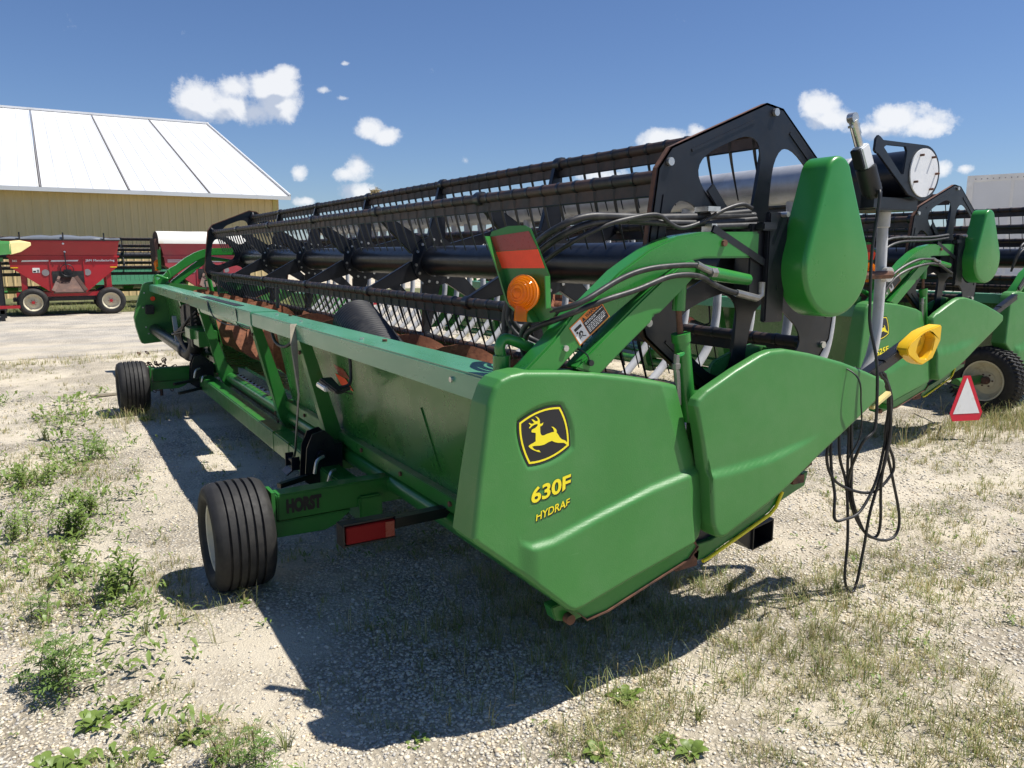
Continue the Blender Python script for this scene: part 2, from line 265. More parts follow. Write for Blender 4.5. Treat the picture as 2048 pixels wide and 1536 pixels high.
# ------------------------------------------------------------------ mesh helpers
ORG = Vector((0, 0, 0))
def set_org(x, y, z=0.0):
    global ORG; ORG = Vector((x, y, z))
def crom(pts, k=6):
    P = [Vector(p) for p in pts]
    if len(P) < 3: return P
    out = []
    for i in range(len(P) - 1):
        a = P[i - 1] if i else P[0] * 2 - P[1]; b, c = P[i], P[i + 1]
        d = P[i + 2] if i + 2 < len(P) else P[-1] * 2 - P[-2]
        for j in range(k):
            t = j / k
            out.append(0.5 * ((2 * b) + (c - a) * t + (2 * a - 5 * b + 4 * c - d) * t * t + (3 * b - a - 3 * c + d) * t ** 3))
    out.append(P[-1]); return out
class MB:
    def __init__(s, fn=None): s.v = []; s.f = []; s.m = []; s.fn = fn; s.mi = 0
    def add(s, vs, fs):
        b = len(s.v); s.v += [tuple(x) for x in vs]
        for q in fs: s.f.append(tuple(i + b for i in q)); s.m.append(s.mi)
        return s
    def box(s, c, size, rot=None):
        c = Vector(c); h = Vector(size) / 2
        vs = [Vector((x * h.x, y * h.y, z * h.z)) for x in (-1, 1) for y in (-1, 1) for z in (-1, 1)]
        if rot: vs = [rot @ v for v in vs]
        return s.add([c + v for v in vs], [(0, 1, 3, 2), (4, 6, 7, 5), (0, 4, 5, 1), (2, 3, 7, 6), (0, 2, 6, 4), (1, 5, 7, 3)])
    def b2(s, x0, x1, y0, y1, z0, z1): return s.box(((x0 + x1) / 2, (y0 + y1) / 2, (z0 + z1) / 2), (abs(x1 - x0), abs(y1 - y0), abs(z1 - z0)))
    def beam(s, p0, p1, w, h, side=(0, 1, 0), w1=None, h1=None):
        p0 = Vector(p0); p1 = Vector(p1); d = (p1 - p0).normalized(); sd = Vector(side); sd = (sd - d * sd.dot(d)).normalized(); up = d.cross(sd)
        w1 = w if w1 is None else w1; h1 = h if h1 is None else h1
        vs = []
        for p, a, b in ((p0, w, h), (p1, w1, h1)):
            vs += [p + sd * i * a / 2 + up * j * b / 2 for i, j in ((-1, -1), (1, -1), (1, 1), (-1, 1))]
        return s.add(vs, [(0, 1, 2, 3), (7, 6, 5, 4), (0, 4, 5, 1), (1, 5, 6, 2), (2, 6, 7, 3), (3, 7, 4, 0)])
    def tube(s, pts, r, n=8, smooth=0, caps=True, radii=None):
        P = crom(pts, smooth) if smooth else [Vector(p) for p in pts]
        if radii is None: rr = [r] * len(P)
        else: rr = [radii[0] + (radii[-1] - radii[0]) * i / (len(P) - 1) for i in range(len(P))] if len(radii) != len(P) else radii
        t0 = (P[1] - P[0]).normalized(); up = Vector((0, 0, 1)) if abs(t0.z) < 0.9 else Vector((1, 0, 0))
        a = t0.cross(up).normalized(); vs = []
        for i, p in enumerate(P):
            t = (P[min(i + 1, len(P) - 1)] - P[max(i - 1, 0)]).normalized()
            a = (a - t * a.dot(t)).normalized(); b = t.cross(a)
            vs += [p + (a * math.cos(k * 2 * math.pi / n) + b * math.sin(k * 2 * math.pi / n)) * rr[i] for k in range(n)]
        fs = []
        for i in range(len(P) - 1):
            for k in range(n):
                k2 = (k + 1) % n; fs.append((i * n + k, i * n + k2, (i + 1) * n + k2, (i + 1) * n + k))
        if caps: fs += [tuple(range(n - 1, -1, -1)), tuple(range((len(P) - 1) * n, len(P) * n))]
        return s.add(vs, fs)
    def cyl(s, p0, p1, r, n=14, r1=None): return s.tube([p0, p1], r, n, radii=[r, r if r1 is None else r1])
    def prism(s, poly, y0, y1, holes=(), ax='y', yfn=None):
        loops = [list(poly)] + [list(h) for h in holes]
        flat = [p for l in loops for p in l]; n = len(flat)
        tri = tessellate_polygon([[Vector((p[0], p[1], 0)) for p in l] for l in loops])
        def V(p, y):
            if yfn: y = y + yfn(p[0], p[1])
            return (p[0], y, p[1]) if ax == 'y' else ((y, p[0], p[1]) if ax == 'x' else (p[0], p[1], y))
        vs = [V(p, y0) for p in flat] + [V(p, y1) for p in flat]
        fs = [tuple(t) for t in tri] + [tuple(i + n for i in reversed(t)) for t in tri]
        b = 0
        for l in loops:
            m = len(l)
            for i in range(m): j = (i + 1) % m; fs.append((b + i, b + j, b + j + n, b + i + n))
            b += m
        return s.add(vs, fs)
    def rprism(s, poly, y0, y1, r, n=5):
        """convex plate in the xz plane whose front edge (y0) is rounded with radius r"""
        m = len(poly); P = [Vector((p[0], p[1])) for p in poly]; N = []
        ctr = sum(P, Vector((0, 0))) / m
        for i in range(m):
            t = (P[(i + 1) % m] - P[i - 1]).normalized(); q = Vector((t.y, -t.x)); N.append(q if q.dot(P[i] - ctr) > 0 else -q)
        vs = []
        for k in range(n + 1):
            a = math.pi / 2 * k / n; ins = r * (1 - math.sin(a)); y = y0 + r * (1 - math.cos(a))
            vs += [(P[i].x - N[i].x * ins, y, P[i].y - N[i].y * ins) for i in range(m)]
        vs += [(P[i].x, y1, P[i].y) for i in range(m)]
        fs = [tuple(range(m))] + [(k * m + i, k * m + (i + 1) % m, (k + 1) * m + (i + 1) % m, (k + 1) * m + i) for k in range(n + 1) for i in range(m)] + [tuple(range((n + 2) * m - 1, (n + 1) * m - 1, -1))]
        return s.add(vs, fs)
    def lathe(s, prof, o, axis='x', n=32, close=False):
        o = Vector(o); vs = []
        for a, r in prof:
            for k in range(n):
                c, d = math.cos(2 * math.pi * k / n) * r, math.sin(2 * math.pi * k / n) * r
                vs.append(o + (Vector((a, c, d)) if axis == 'x' else Vector((c, a, d)) if axis == 'y' else Vector((c, d, a))))
        fs = []; m = len(prof)
        for i in range(m if close else m - 1):
            i2 = (i + 1) % m
            for k in range(n): k2 = (k + 1) % n; fs.append((i * n + k, i * n + k2, i2 * n + k2, i2 * n + k))
        return s.add(vs, fs)
def link(o, parent=None):
    COL.objects.link(o)
    if parent is not None: o.parent = parent
    return o
def build(name, mb, mats, parent=None, smooth=35, bevel=0.0, seg=2, loc=None, recalc=True):
    me = bpy.data.meshes.new(name)
    vs = mb.v
    if mb.fn: vs = [mb.fn(v) for v in vs]
    vs = [(v[0] - ORG.x, v[1] - ORG.y, v[2] - ORG.z) for v in vs]
    me.from_pydata(vs, [], mb.f)
    if isinstance(mats, str): mats = [mats]
    for k in mats: me.materials.append(MATS[k])
    if len(mats) > 1: me.polygons.foreach_set('material_index', mb.m)
    if recalc or bevel:
        bm = bmesh.new(); bm.from_mesh(me)
        bmesh.ops.recalc_face_normals(bm, faces=bm.faces)
        if bevel:
            es = [e for e in bm.edges if len(e.link_faces) == 2 and e.calc_face_angle(0) > R(28)]
            bmesh.ops.bevel(bm, geom=es, offset=bevel, segments=seg, affect='EDGES', clamp_overlap=True)
        bm.to_mesh(me); bm.free()
    if smooth:
        me.polygons.foreach_set('use_smooth', [True] * len(me.polygons)); me.set_sharp_from_angle(angle=R(smooth))
    o = bpy.data.objects.new(name, me)
    if loc: o.location = loc
    return link(o, parent)
def tag(o, label=None, cat=None, group=None, kind=None):
    if label: o['label'] = label
    if cat: o['category'] = cat
    if group: o['group'] = group
    if kind: o['kind'] = kind
    return o
def thing(name, label, cat, loc=(0, 0, 0), rz=0.0, group=None, org=None):
    o = bpy.data.objects.new(name, None); o.empty_display_size = 0.2; COL.objects.link(o)
    o.location = loc; o.rotation_euler = (0, 0, rz); return tag(o, label, cat, group)
def inst(o, loc, rot=None, parent=None):
    c = o.copy(); COL.objects.link(c); c.location = loc
    if rot is not None: c.rotation_euler = rot
    if parent is not None: c.parent = parent
    return c
def text_mesh(body, bold=0.0):
    cu = bpy.data.curves.new('t', 'FONT'); cu.body = body; cu.size = 1.0; cu.offset = bold; cu.resolution_u = 4
    ob = bpy.data.objects.new('t', cu); COL.objects.link(ob); bpy.context.view_layer.update()
    me = bpy.data.meshes.new_from_object(ob.evaluated_get(bpy.context.evaluated_depsgraph_get()))
    vs = [tuple(v.co) for v in me.vertices]; fs = [tuple(p.vertices) for p in me.polygons]
    bpy.data.objects.remove(ob); bpy.data.meshes.remove(me)
    xs = [v[0] for v in vs]; ys = [v[1] for v in vs]; x0, y0, w, h = min(xs), min(ys), max(xs) - min(xs), max(ys) - min(ys)
    return [((v[0] - x0) / w, (v[1] - y0) / h) for v in vs], fs
def text_on(mb, body, o, wx, hz, bold=0.0, cut=None):
    """lettering laid on a surface: o + u*wx + v*hz (3-D vectors)"""
    vs, fs = text_mesh(body, bold)
    if cut: 
        vs2 = [(u, max(v, cut(u)[0]) if v < cut(u)[0] else min(v, cut(u)[1])) for u, v in vs]; vs = vs2
    o = Vector(o); wx = Vector(wx); hz = Vector(hz)
    mb.add([o + wx * u + hz * v for u, v in vs], fs); return mb
def quadloop(pts, k=8):
    """closed loop through corner, bulge, corner, bulge ... with curved sides"""
    out = []; n = len(pts)
    for i in range(0, n, 2):
        a = Vector(pts[i]); m = Vector(pts[i + 1]); b = Vector(pts[(i + 2) % n]); c = m * 2 - (a + b) / 2
        for j in range(k): t = j / k; q = a * (1 - t) ** 2 + c * 2 * t * (1 - t) + b * t * t; out.append((q.x, q.y))
    return out
def scale_loop(l, s):
    cx = sum(p[0] for p in l) / len(l); cz = sum(p[1] for p in l) / len(l)
    return [(cx + (p[0] - cx) * s, cz + (p[1] - cz) * s) for p in l]
def sst(x, a, b):
    t = np.clip((x - a) / (b - a), 0, 1); return t * t * (3 - 2 * t)
def polydist(X, Z, poly):
    d = np.full(X.shape, 1e9); n = len(poly)
    for i in range(n):
        ax, az = poly[i]; bx, bz = poly[(i + 1) % n]; L2 = (bx - ax) ** 2 + (bz - az) ** 2 + 1e-12
        t = np.clip(((X - ax) * (bx - ax) + (Z - az) * (bz - az)) / L2, 0, 1)
        d = np.minimum(d, np.hypot(X - ax - t * (bx - ax), Z - az - t * (bz - az)))
    return d
def shell(top, bot, yfront, yback, r, nx, nz, fn=None):
    """moulded shell between a top and a bottom outline (x, z), edges rounded with radius r, closed at the back"""
    tx, tz = zip(*top); bx, bz = zip(*bot); x0, x1 = tx[0], tx[-1]
    u = np.linspace(0, 1, nx); u = 0.5 * u + 0.5 * (0.5 - 0.5 * np.cos(np.pi * u)); xs = x0 + (x1 - x0) * u
    brk = np.array([p for p in list(tx) + list(bx)]); 
    xs = np.unique(np.round(np.concatenate([xs, brk]), 5)); nx = len(xs)
    w = np.linspace(0, 1, nz); w = 0.45 * w + 0.55 * (0.5 - 0.5 * np.cos(np.pi * w))
    T = np.interp(xs, tx, tz); B = np.interp(xs, bx, bz)
    X = np.repeat(xs[:, None], nz, 1); Z = B[:, None] + (T - B)[:, None] * w[None, :]
    poly = list(top) + list(reversed(bot))
    d = polydist(X, Z, poly); dd = np.minimum(d, r)
    Y = yfront(X, Z) + r - np.sqrt(np.maximum(r * r - (r - dd) ** 2, 0))
    if fn is not None: Y = Y + fn(X, Z)
    vs = list(zip(X.ravel(), Y.ravel(), Z.ravel()))
    fs = [(i * nz + j, (i + 1) * nz + j, (i + 1) * nz + j + 1, i * nz + j + 1) for i in range(nx - 1) for j in range(nz - 1)]
    ring = [i * nz for i in range(nx)] + [(nx - 1) * nz + j for j in range(1, nz)] + [i * nz + nz - 1 for i in range(nx - 2, -1, -1)] + [j for j in range(nz - 2, 0, -1)]
    nb = len(vs)
    for i in ring: vs.append((vs[i][0], float(yback(vs[i][0], vs[i][2])), vs[i][2]))
    m = len(ring)
    for k in range(m): k2 = (k + 1) % m; fs.append((ring[k2], ring[k], nb + k, nb + k2))
    # back face as column quads
    botb = {ring[k]: nb + k for k in range(m)}
    for i in range(nx - 1):
        a, b, c, e = botb[i * nz], botb[(i + 1) * nz], botb[(i + 1) * nz + nz - 1], botb[i * nz + nz - 1]
        fs.append((a, e, c, b))
    return vs, fs
def bolt_mesh(name, r, h, m, n=8):
    global ORG
    sv = ORG; ORG = Vector((0, 0, 0)); mb = MB(); mb.cyl((0, 0, 0), (0, 0, h), r, n); o = build(name, mb, m); ORG = sv
    COL.objects.unlink(o); return o
BOLT = bolt_mesh('bolt', 0.012, 0.010, 'bare_metal'); PIN = bolt_mesh('pin', 0.017, 0.014, 'bare_metal', 12); RBOLT = bolt_mesh('bolt', 0.014, 0.012, 'edge_rust')
def place_bolt(src, p, rot, parent):
    return inst(src, Vector(p) - ORG, rot, parent)
FACE_NY = (R(90), 0, 0); FACE_NX = (0, R(-90), 0); FACE_UP = (0, 0, 0)

# ------------------------------------------------------------------ the grain headers
PANEL_T = [(1.209,.814),(1.241,1.009),(1.292,1.278),(1.318,1.340),(1.346,1.366),(1.390,1.380),(1.445,1.386),(1.596,1.374),(1.756,1.357),(1.926,1.328),(2.081,1.297),(2.203,1.268),(2.225,1.19),(2.260,1.060),(2.304,.926),(2.318,.771)]
PANEL_B = [(1.209,.814),(1.225,.792),(1.405,.641),(1.590,.475),(1.620,.460),(1.660,.464),(1.902,.524),(2.238,.598),(2.285,.620),(2.307,.662),(2.318,.771)]
PANEL_TF = [(1.149,.850),(1.200,1.05),(1.275,1.270),(1.300,1.345),(1.346,1.372)] + PANEL_T[5:]
PANEL_BF = [(1.149,.850),(1.165,.70),(1.205,.52),(1.225,.460),(1.262,.445),(1.62,.475),(1.902,.524)] + PANEL_B[-4:]
DIV_T = [(2.220,1.190),(2.234,1.217),(2.283,1.250),(2.451,1.322),(2.600,1.376),(2.660,1.389),(2.756,1.390),(2.926,1.361),(3.181,1.299),(3.378,1.238),(3.530,1.185),(3.545,1.165)]
DIV_B = [(2.220,1.190),(2.257,1.044),(2.290,.868),(2.300,.692),(2.324,.635),(2.350,.618),(2.378,.619),(2.650,.720),(2.941,.844),(3.218,.971),(3.401,1.054),(3.537,1.123),(3.545,1.165)]
EMB = [(1.409,1.208),(1.504,1.245),(1.600,1.250),(1.631,1.176),(1.638,1.091),(1.544,1.051),(1.447,1.042),(1.415,1.127)]
EMBREC = [(1.400,1.217),(1.503,1.261),(1.606,1.261),(1.649,1.174),(1.654,1.079),(1.552,1.037),(1.443,1.030),(1.402,1.129)]
DEER = [(1.467,1.169),(1.471,1.174),(1.483,1.177),(1.494,1.185),(1.495,1.192),(1.483,1.191),(1.470,1.186),(1.461,1.179),(1.457,1.181),(1.465,1.190),(1.456,1.198),(1.461,1.199),(1.470,1.194),(1.481,1.196),(1.476,1.202),(1.469,1.211),(1.476,1.210),(1.487,1.202),(1.496,1.202),(1.496,1.208),(1.491,1.215),(1.485,1.220),(1.493,1.218),(1.501,1.212),(1.505,1.202),(1.504,1.192),(1.511,1.190),(1.520,1.194),(1.516,1.185),(1.509,1.182),(1.505,1.181),(1.505,1.161),(1.507,1.153),(1.512,1.147),(1.520,1.146),(1.535,1.150),(1.554,1.153),(1.566,1.154),(1.565,1.159),(1.562,1.167),(1.554,1.175),(1.564,1.172),(1.574,1.164),(1.578,1.156),(1.576,1.151),(1.582,1.144),(1.590,1.131),(1.598,1.123),(1.614,1.116),(1.627,1.103),(1.631,1.096),(1.624,1.093),(1.618,1.101),(1.608,1.108),(1.582,1.111),(1.566,1.116),(1.555,1.122),(1.539,1.119),(1.520,1.112),(1.501,1.111),(1.478,1.113),(1.468,1.112),(1.474,1.103),(1.486,1.096),(1.497,1.095),(1.504,1.086),(1.490,1.090),(1.475,1.097),(1.463,1.104),(1.454,1.112),(1.453,1.116),(1.461,1.120),(1.474,1.124),(1.484,1.129),(1.484,1.141),(1.485,1.151),(1.485,1.160),(1.476,1.162),(1.468,1.164)]
CRX = [1.38, 1.405, 1.448, 1.536, 1.769, 2.02, 2.222, 2.6]; CRZ = [.83, .766, .747, .752, .814, .874, .906, .93]
DCX = [2.2, 2.288, 2.419, 2.634, 2.896, 3.2]; DCZ = [.90, .901, .903, .917, .959, 1.02]
SMX = [.5, .60, .90, 1.29]; SMV = [2.235, 2.235, 2.215, 2.085]
def panel_y(X, Z):
    X = np.asarray(X, float); Z = np.asarray(Z, float)
    y = 2.262 + 0.07 * (Z - 0.9)
    zc = np.interp(X, CRX, CRZ)
    y = y - 0.022 * sst(zc - Z, -0.014, 0.016) * sst(X, 1.385, 1.47)
    xs = np.interp(Z, SMX, SMV); y = y + 0.28 * np.maximum(X - xs, 0)
    return y
def div_y(X, Z):
    X = np.asarray(X, float); Z = np.asarray(Z, float)
    y = 2.212 + 0.05 * (Z - 0.95) + 0.035 * np.clip((X - 2.55) / 1.0, 0, 1) ** 2
    zc = np.interp(X, DCX, DCZ); y = y - 0.018 * sst(zc - Z, -0.012, 0.014) * sst(3.05 - X, 0.0, 0.35)
    return y
def ngon(cx, cz, r, n, a0=0.0): return [(cx + r * math.cos(R(a0) + 2 * math.pi * k / n), cz + r * math.sin(R(a0) + 2 * math.pi * k / n)) for k in range(n)]
REEL = (2.8, 1.742); RB = 0.627; BAR_ANG = [82, 142, 202, 262, 322, 22]
def tine_path(): return [(0, 0, -0.015), (0.004, 0, -0.07), (0.030, 0, -0.16), (0.072, 0, -0.285)]
def tine_src():
    global ORG
    sv = ORG; ORG = Vector((0, 0, 0)); mb = MB(); mb.tube(tine_path(), 0.005, 4, smooth=2, radii=[0.0135, 0.0042]); o = build('tine', mb, 'black_paint', smooth=60, recalc=False); ORG = sv
    COL.objects.unlink(o); return o
TINE = tine_src()
def plate_sector_holes(cx, cz, R0):
    """six rounded openings between the spokes of the reel end plate"""
    hs = []
    for k in range(6):
        a = R(82 + 60 * k + 30); pts = []
        loc = [(0.225, -0.060), (0.30, -0.120), (0.41, -0.185), (0.495, -0.190), (0.540, -0.125), (0.548, 0), (0.540, 0.125), (0.495, 0.190), (0.41, 0.185), (0.30, 0.120), (0.225, 0.060), (0.208, 0)]
        P = crom([(p[0], p[1], 0) for p in loc + [loc[0]]], 3)[:-1]
        for p in P:
            x, z = p.x * R0 / 0.672, p.y * R0 / 0.672
            pts.append((cx + x * math.cos(a) - z * math.sin(a), cz + x * math.sin(a) + z * math.cos(a)))
        hs.append(pts)
    return hs
def header(dx, dy, rz, L, number, label, full=False, loc=None, sides=(0, 1), canvas=False, lamp=True):
    set_org(2.4, 2.3)
    Y0 = 2.42; Ye = Y0 + L; S = Y0 + Ye
    root = thing('grain_header', label, 'grain header', loc or (2.4 + dx, 2.3 + dy, 0), rz, 'green grain headers parked on the gravel lot')
    ctr = (Y0 + Ye) / 2; Yn = 2.49; Yf = S - 2.75
    def part(name, mb, m, parent=root, **k): return build(name, mb, m, parent, **k)
    # ---- frame
    c0, c1 = ctr - 1.42, ctr + 1.55
    for a, b, e in ((Y0, c0 - .004, 0), (c0, c1, .006), (c1 + .004, Ye, 0)):
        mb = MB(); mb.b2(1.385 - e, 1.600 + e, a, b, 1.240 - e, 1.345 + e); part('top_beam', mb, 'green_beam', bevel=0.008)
    if full:
        mb = MB(); mb.b2(1.425, 1.500, 7.0, 8.75, 1.352, 1.356); part('tread_strip', mb, 'black_plastic')
        for y, x, src in ((5.9, 1.50, BOLT), (5.75, 1.56, RBOLT), (3.95, 1.45, BOLT), (3.80, 1.52, RBOLT), (5.2, 1.48, BOLT), (9.6, 1.5, BOLT)): place_bolt(src, (x, y, 1.345), FACE_UP, root)
        for y in (2.75, 6.9, 9.4): place_bolt(BOLT, (1.385, y, 1.30), FACE_NX, root)
        mb = MB()
        for y in (8.05, 6.75): mb.tube([(1.376, y, 1.347), (1.375, y - .02, 1.30), (1.380, y - .03, 1.24)], .005, 6)
        mb.tube([(1.377, 8.05, 1.345), (1.374, 7.8, 1.22), (1.40, 7.4, 1.17), (1.43, 6.9, 1.19)], .006, 6, smooth=5); part('cable', mb, 'hose_rubber')
    sheet = [(1.570, 1.245), (1.690, 0.590), (1.700, 0.590), (1.580, 1.245)]
    for a, b in ((Y0 - .01, c0 + .03), (c1 - .25, Ye + .01)):
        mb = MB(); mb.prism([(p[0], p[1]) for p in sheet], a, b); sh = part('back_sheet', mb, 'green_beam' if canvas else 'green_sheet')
        if full:
            mb = MB(); mb.beam((1.607, a + 1.15, 1.02), (1.668, a + 1.05, .69), .02, .006, side=(0, 1, 0)); build('crease', mb, 'green_sheet', sh)
    for a, b in ((Y0, c0 + .1), (c1 - .3, Ye)):
        mb = MB(); mb.b2(1.640, 1.694, a, b, .545, .610); mb.b2(1.655, 1.75, a, b, .520, .543); rl = part('bottom_rail', mb, 'green_paint', bevel=.004)
        if full:
            for k in range(int((b - a) / .62)): place_bolt(RBOLT, (1.640, a + .25 + .62 * k, .578), FACE_NX, rl)
    mb = MB(); mb.cyl((1.700, Y0 - .02, .452), (1.700, Ye, .452), .055, 18); part('lower_tube', mb, 'green_paint', smooth=50)
    for y in (ctr - 2.63, ctr - 1.29, ctr + 1.17, ctr + 2.45):
        mb = MB(); mb.prism([(1.402, 1.242), (1.475, 1.242), (1.660, .62), (1.76, .50), (1.75, .34), (1.650, .34), (1.590, .46)], y - .045, y + .045)
        mb.b2(1.545, 1.62, y + .046, y + .115, .60, .605); ps = part('back_post', mb, 'green_paint', bevel=.005)
        if full:
            for z, x in ((1.16, 1.418), (.50, 1.572), (.42, 1.588)): place_bolt(RBOLT, (x, y, z), FACE_NX, ps)
    # trough, floor and cutterbar
    tr = [(1.70, .60), (1.74, .56), (1.88, .545), (2.10, .545), (2.34, .575), (2.52, .62), (2.95, .70), (2.95, .685), (2.52, .60), (2.34, .555), (2.10, .525), (1.86, .525), (1.70, .575)]
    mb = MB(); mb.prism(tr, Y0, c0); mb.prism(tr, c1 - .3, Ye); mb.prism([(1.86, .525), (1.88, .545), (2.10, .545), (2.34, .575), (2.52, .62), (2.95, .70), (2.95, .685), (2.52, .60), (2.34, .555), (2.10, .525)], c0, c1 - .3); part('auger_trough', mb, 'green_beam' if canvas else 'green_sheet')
    mb = MB(); mb.b2(2.95, 3.05, Y0, Ye, .665, .705); cb = part('cutterbar', mb, 'edge_rust')
    mb = MB()
    for k in range(int(L / .0762)):
        y = Y0 + .04 + .0762 * k
        mb.beam((3.03, y, .69), (3.17, y, .70), .022, .03, w1=.006, h1=.006)
    g = build('knife_guards', mb, 'black_paint', cb, recalc=False, smooth=0); g['kind'] = 'stuff'
    for y in np.arange(Y0 + .5, Ye, .9):
        mb = MB(); mb.prism([(2.30, .545), (2.95, .68), (3.02, .66), (2.90, .60), (2.46, .46), (2.34, .47)], y - .16, y + .16); part('skid_shoe', mb, 'green_paint')
    if full:
        mb = MB(); mb.b2(1.770, 1.815, 7.55, 9.0, .448, .470); part('perforated_strip', mb, 'white_print')
        for k in range(9): place_bolt(RBOLT, (1.792, 7.65 + .155 * k, .470), FACE_UP, root)
        mb = MB(); mb.b2(1.72, 1.80, 5.1, 9.3, .40, .447); mb.b2(1.69, 1.72, 5.1, 9.3, .36, .45); part('pan_edge', mb, 'edge_rust', bevel=.004)
    # ---- auger
    if not canvas:
        AX, AZ, AR = 2.08, .945, .325
        mb = MB(); mb.cyl((AX, Y0 + .05, AZ), (AX, Ye - .05, AZ), .16, 20); au = part('auger', mb, 'auger_rust', smooth=50)
        for hand, ya, yb in ((1, Y0 + .08, ctr - .05), (-1, ctr + .05, Ye - .08)):
            mb = MB(); seg = 26; pitch = .72; n = int((yb - ya) / pitch * seg); vs = []; fs = []
            for i in range(n + 1):
                y = ya + (yb - ya) * i / n; a = hand * 2 * math.pi * (y - ya) / pitch + .6
                for r in (.155, AR):
                    for e in (-.003, .003): vs.append((AX + r * math.cos(a), y + e, AZ + r * math.sin(a)))
            for i in range(n):
                o = 4 * i; fs += [(o, o + 2, o + 6, o + 4), (o + 1, o + 5, o + 7, o + 3), (o + 2, o + 3, o + 7, o + 6)]
            mb.add(vs, fs); build('auger_flight', mb, 'auger_rust', au, smooth=50, recalc=False)
    # ---- reel
    rc = REEL
    mb = MB(); mb.cyl((rc[0], Yn - .02, rc[1]), (rc[0], Yf + .02, rc[1]), .122, 28); rt = part('reel_tube', mb, 'black_paint', smooth=50)
    nb = 6; sp = (Yf - Yn) / nb
    src_sp = src_hub = None
    for k in range(1, nb):
        y = Yn + sp * k
        mb = MB(); mb.prism(ngon(rc[0], rc[1], .205, 24), y - .006, y + .006, holes=[ngon(rc[0], rc[1], .124, 24)])
        hub = part('spider_hub', mb, 'black_paint', smooth=0)
        for q, a in enumerate(BAR_ANG):
            for s in (-12, 12):
                if full: place_bolt(BOLT, (rc[0] + .175 * math.cos(R(a + s)), y - .006, rc[1] + .175 * math.sin(R(a + s))), FACE_NY, hub)
        for a in BAR_ANG:
            c, s_ = math.cos(R(a)), math.sin(R(a)); nx, nz = -s_, c
            mb = MB(); pl = []
            for r, w in ((.125, .078), (.20, .075), (.60, .026), (.640, .018)): pl.append((r, w))
            poly = [(rc[0] + r * c + w * nx, rc[1] + r * s_ + w * nz) for r, w in pl] + [(rc[0] + r * c - w * nx, rc[1] + r * s_ - w * nz) for r, w in reversed(pl)]
            mb.prism(poly, y + .008, y + .014)
            for sg in (-1, 1):
                p = [(rc[0] + r * c + sg * w * nx, rc[1] + r * s_ + sg * w * nz) for r, w in pl[1:]]
                mb.beam((p[0][0], y + .026, p[0][1]), (p[1][0], y + .026, p[1][1]), .036, .005, side=(0, 1, 0))
            build('spider_arm', mb, 'black_paint', hub, smooth=0)
    dY = .147
    for q, a in enumerate(BAR_ANG):
        bx, bz = rc[0] + RB * math.cos(R(a)), rc[1] + RB * math.sin(R(a))
        mb = MB(); mb.cyl((bx, Yn + .03, bz), (bx, Yf - .03, bz), .029, 12)
        mb.mi = 1
        n = int((Yf - Yn - .1) / dY)
        ys = [Yn + .10 + dY * i for i in range(n)]
        for y in ys:
            mb.lathe([(-.012, .028), (-.010, .0325), (.010, .0325), (.012, .028)], (bx, y, bz), 'y', 10)
        mb.mi = 0
        mb.b2(bx - .004, bx + .004, Yn + .06, Yf - .06, bz - .078, bz - .020)
        mb.mi = 1
        mb.cyl((bx, Yn + .06, bz - .080), (bx, Yf - .06, bz - .080), .0055, 6)
        for k in range(nb + 1):
            y = Yn + sp * k; mb.lathe([(-.035, .026), (-.03, .042), (.03, .042), (.035, .026)], (bx, min(max(y, Yn + .07), Yf - .07), bz), 'y', 10)
        bar = part('tine_bar', mb, ['bar_rust', 'black_paint'], recalc=False, smooth=40)
        if full and q in (0, 1, 2, 3):
            for y in ys: inst(TINE, Vector((bx, y, bz - .02)) - ORG, None, bar)
        else:
            t = MB()
            for y in ys: t.tube([(bx + p[0], y + p[1], bz - .02 + p[2]) for p in tine_path()], .005, 3 if not full else 4)
            t = build('tines', t, 'black_paint', bar, recalc=False, smooth=0); t['kind'] = 'stuff'
    for side in (0, 1):
        yp = Yn if side == 0 else Yf; e = -1 if side == 0 else 1; cx, cz, R0 = rc[0], rc[1] + .022, .672
        mb = MB(); ol = []
        for k in range(6):
            a = R(82 + 60 * k)
            for da in (-4.5, 4.5): ol.append((cx + (R0 + .032) * math.cos(a + R(da)), cz + (R0 + .032) * math.sin(a + R(da))))
        mb.prism(ol, yp - .004, yp + .004, holes=plate_sector_holes(cx, cz, R0))
        pl = part('reel_end_plate', mb, 'black_paint', smooth=0)
        mb = MB(); inn = scale_loop(ol, .986); mb.prism(ol, yp - .004, yp + .030 * (-e), holes=[inn]); build('plate_flange', mb, 'edge_rust', pl, smooth=0)
        for k in range(6):
            a = R(82 + 60 * k); c, s_ = math.cos(a), math.sin(a)
            mb = MB(); mb.beam((cx + .14 * c, yp - e * .018, cz + .14 * s_), (cx + .66 * c, yp - e * .018, cz + .66 * s_), .028, .075, side=(0, 1, 0), h1=.05); build('plate_spoke', mb, 'black_paint', pl, bevel=.006)
            mb = MB(); b_ = R(82 + 60 * k + 30)
            mb.beam((cx + .585 * math.cos(b_) - .20 * math.sin(b_), yp + e * .006, cz + .585 * math.sin(b_) + .20 * math.cos(b_)), (cx + .585 * math.cos(b_) + .20 * math.sin(b_), yp + e * .006, cz + .585 * math.sin(b_) - .20 * math.cos(b_)), .006, .012, side=(0, 1, 0)); build('stamped_rib', mb, 'black_paint', pl)
            p = place_bolt(PIN, (cx + R0 * c, yp + e * .006, cz + R0 * s_), (R(90) if e < 0 else R(-90), 0, 0), pl)
            mb = MB(); mb.tube([(cx + R0 * c, yp - e * .01, cz + R0 * s_), (rc[0] + RB * c, yp - e * .06, rc[1] + RB * s_)], .022, 8); build('crank', mb, 'black_paint', pl)
        if side == 0:
            mb = MB(); mb.beam((2.50, yp - .012, 2.085), (2.66, yp - .012, 1.915), .012, .052, side=(0, 1, 0)); build('lever_plate', mb, 'black_paint', pl, bevel=.004)
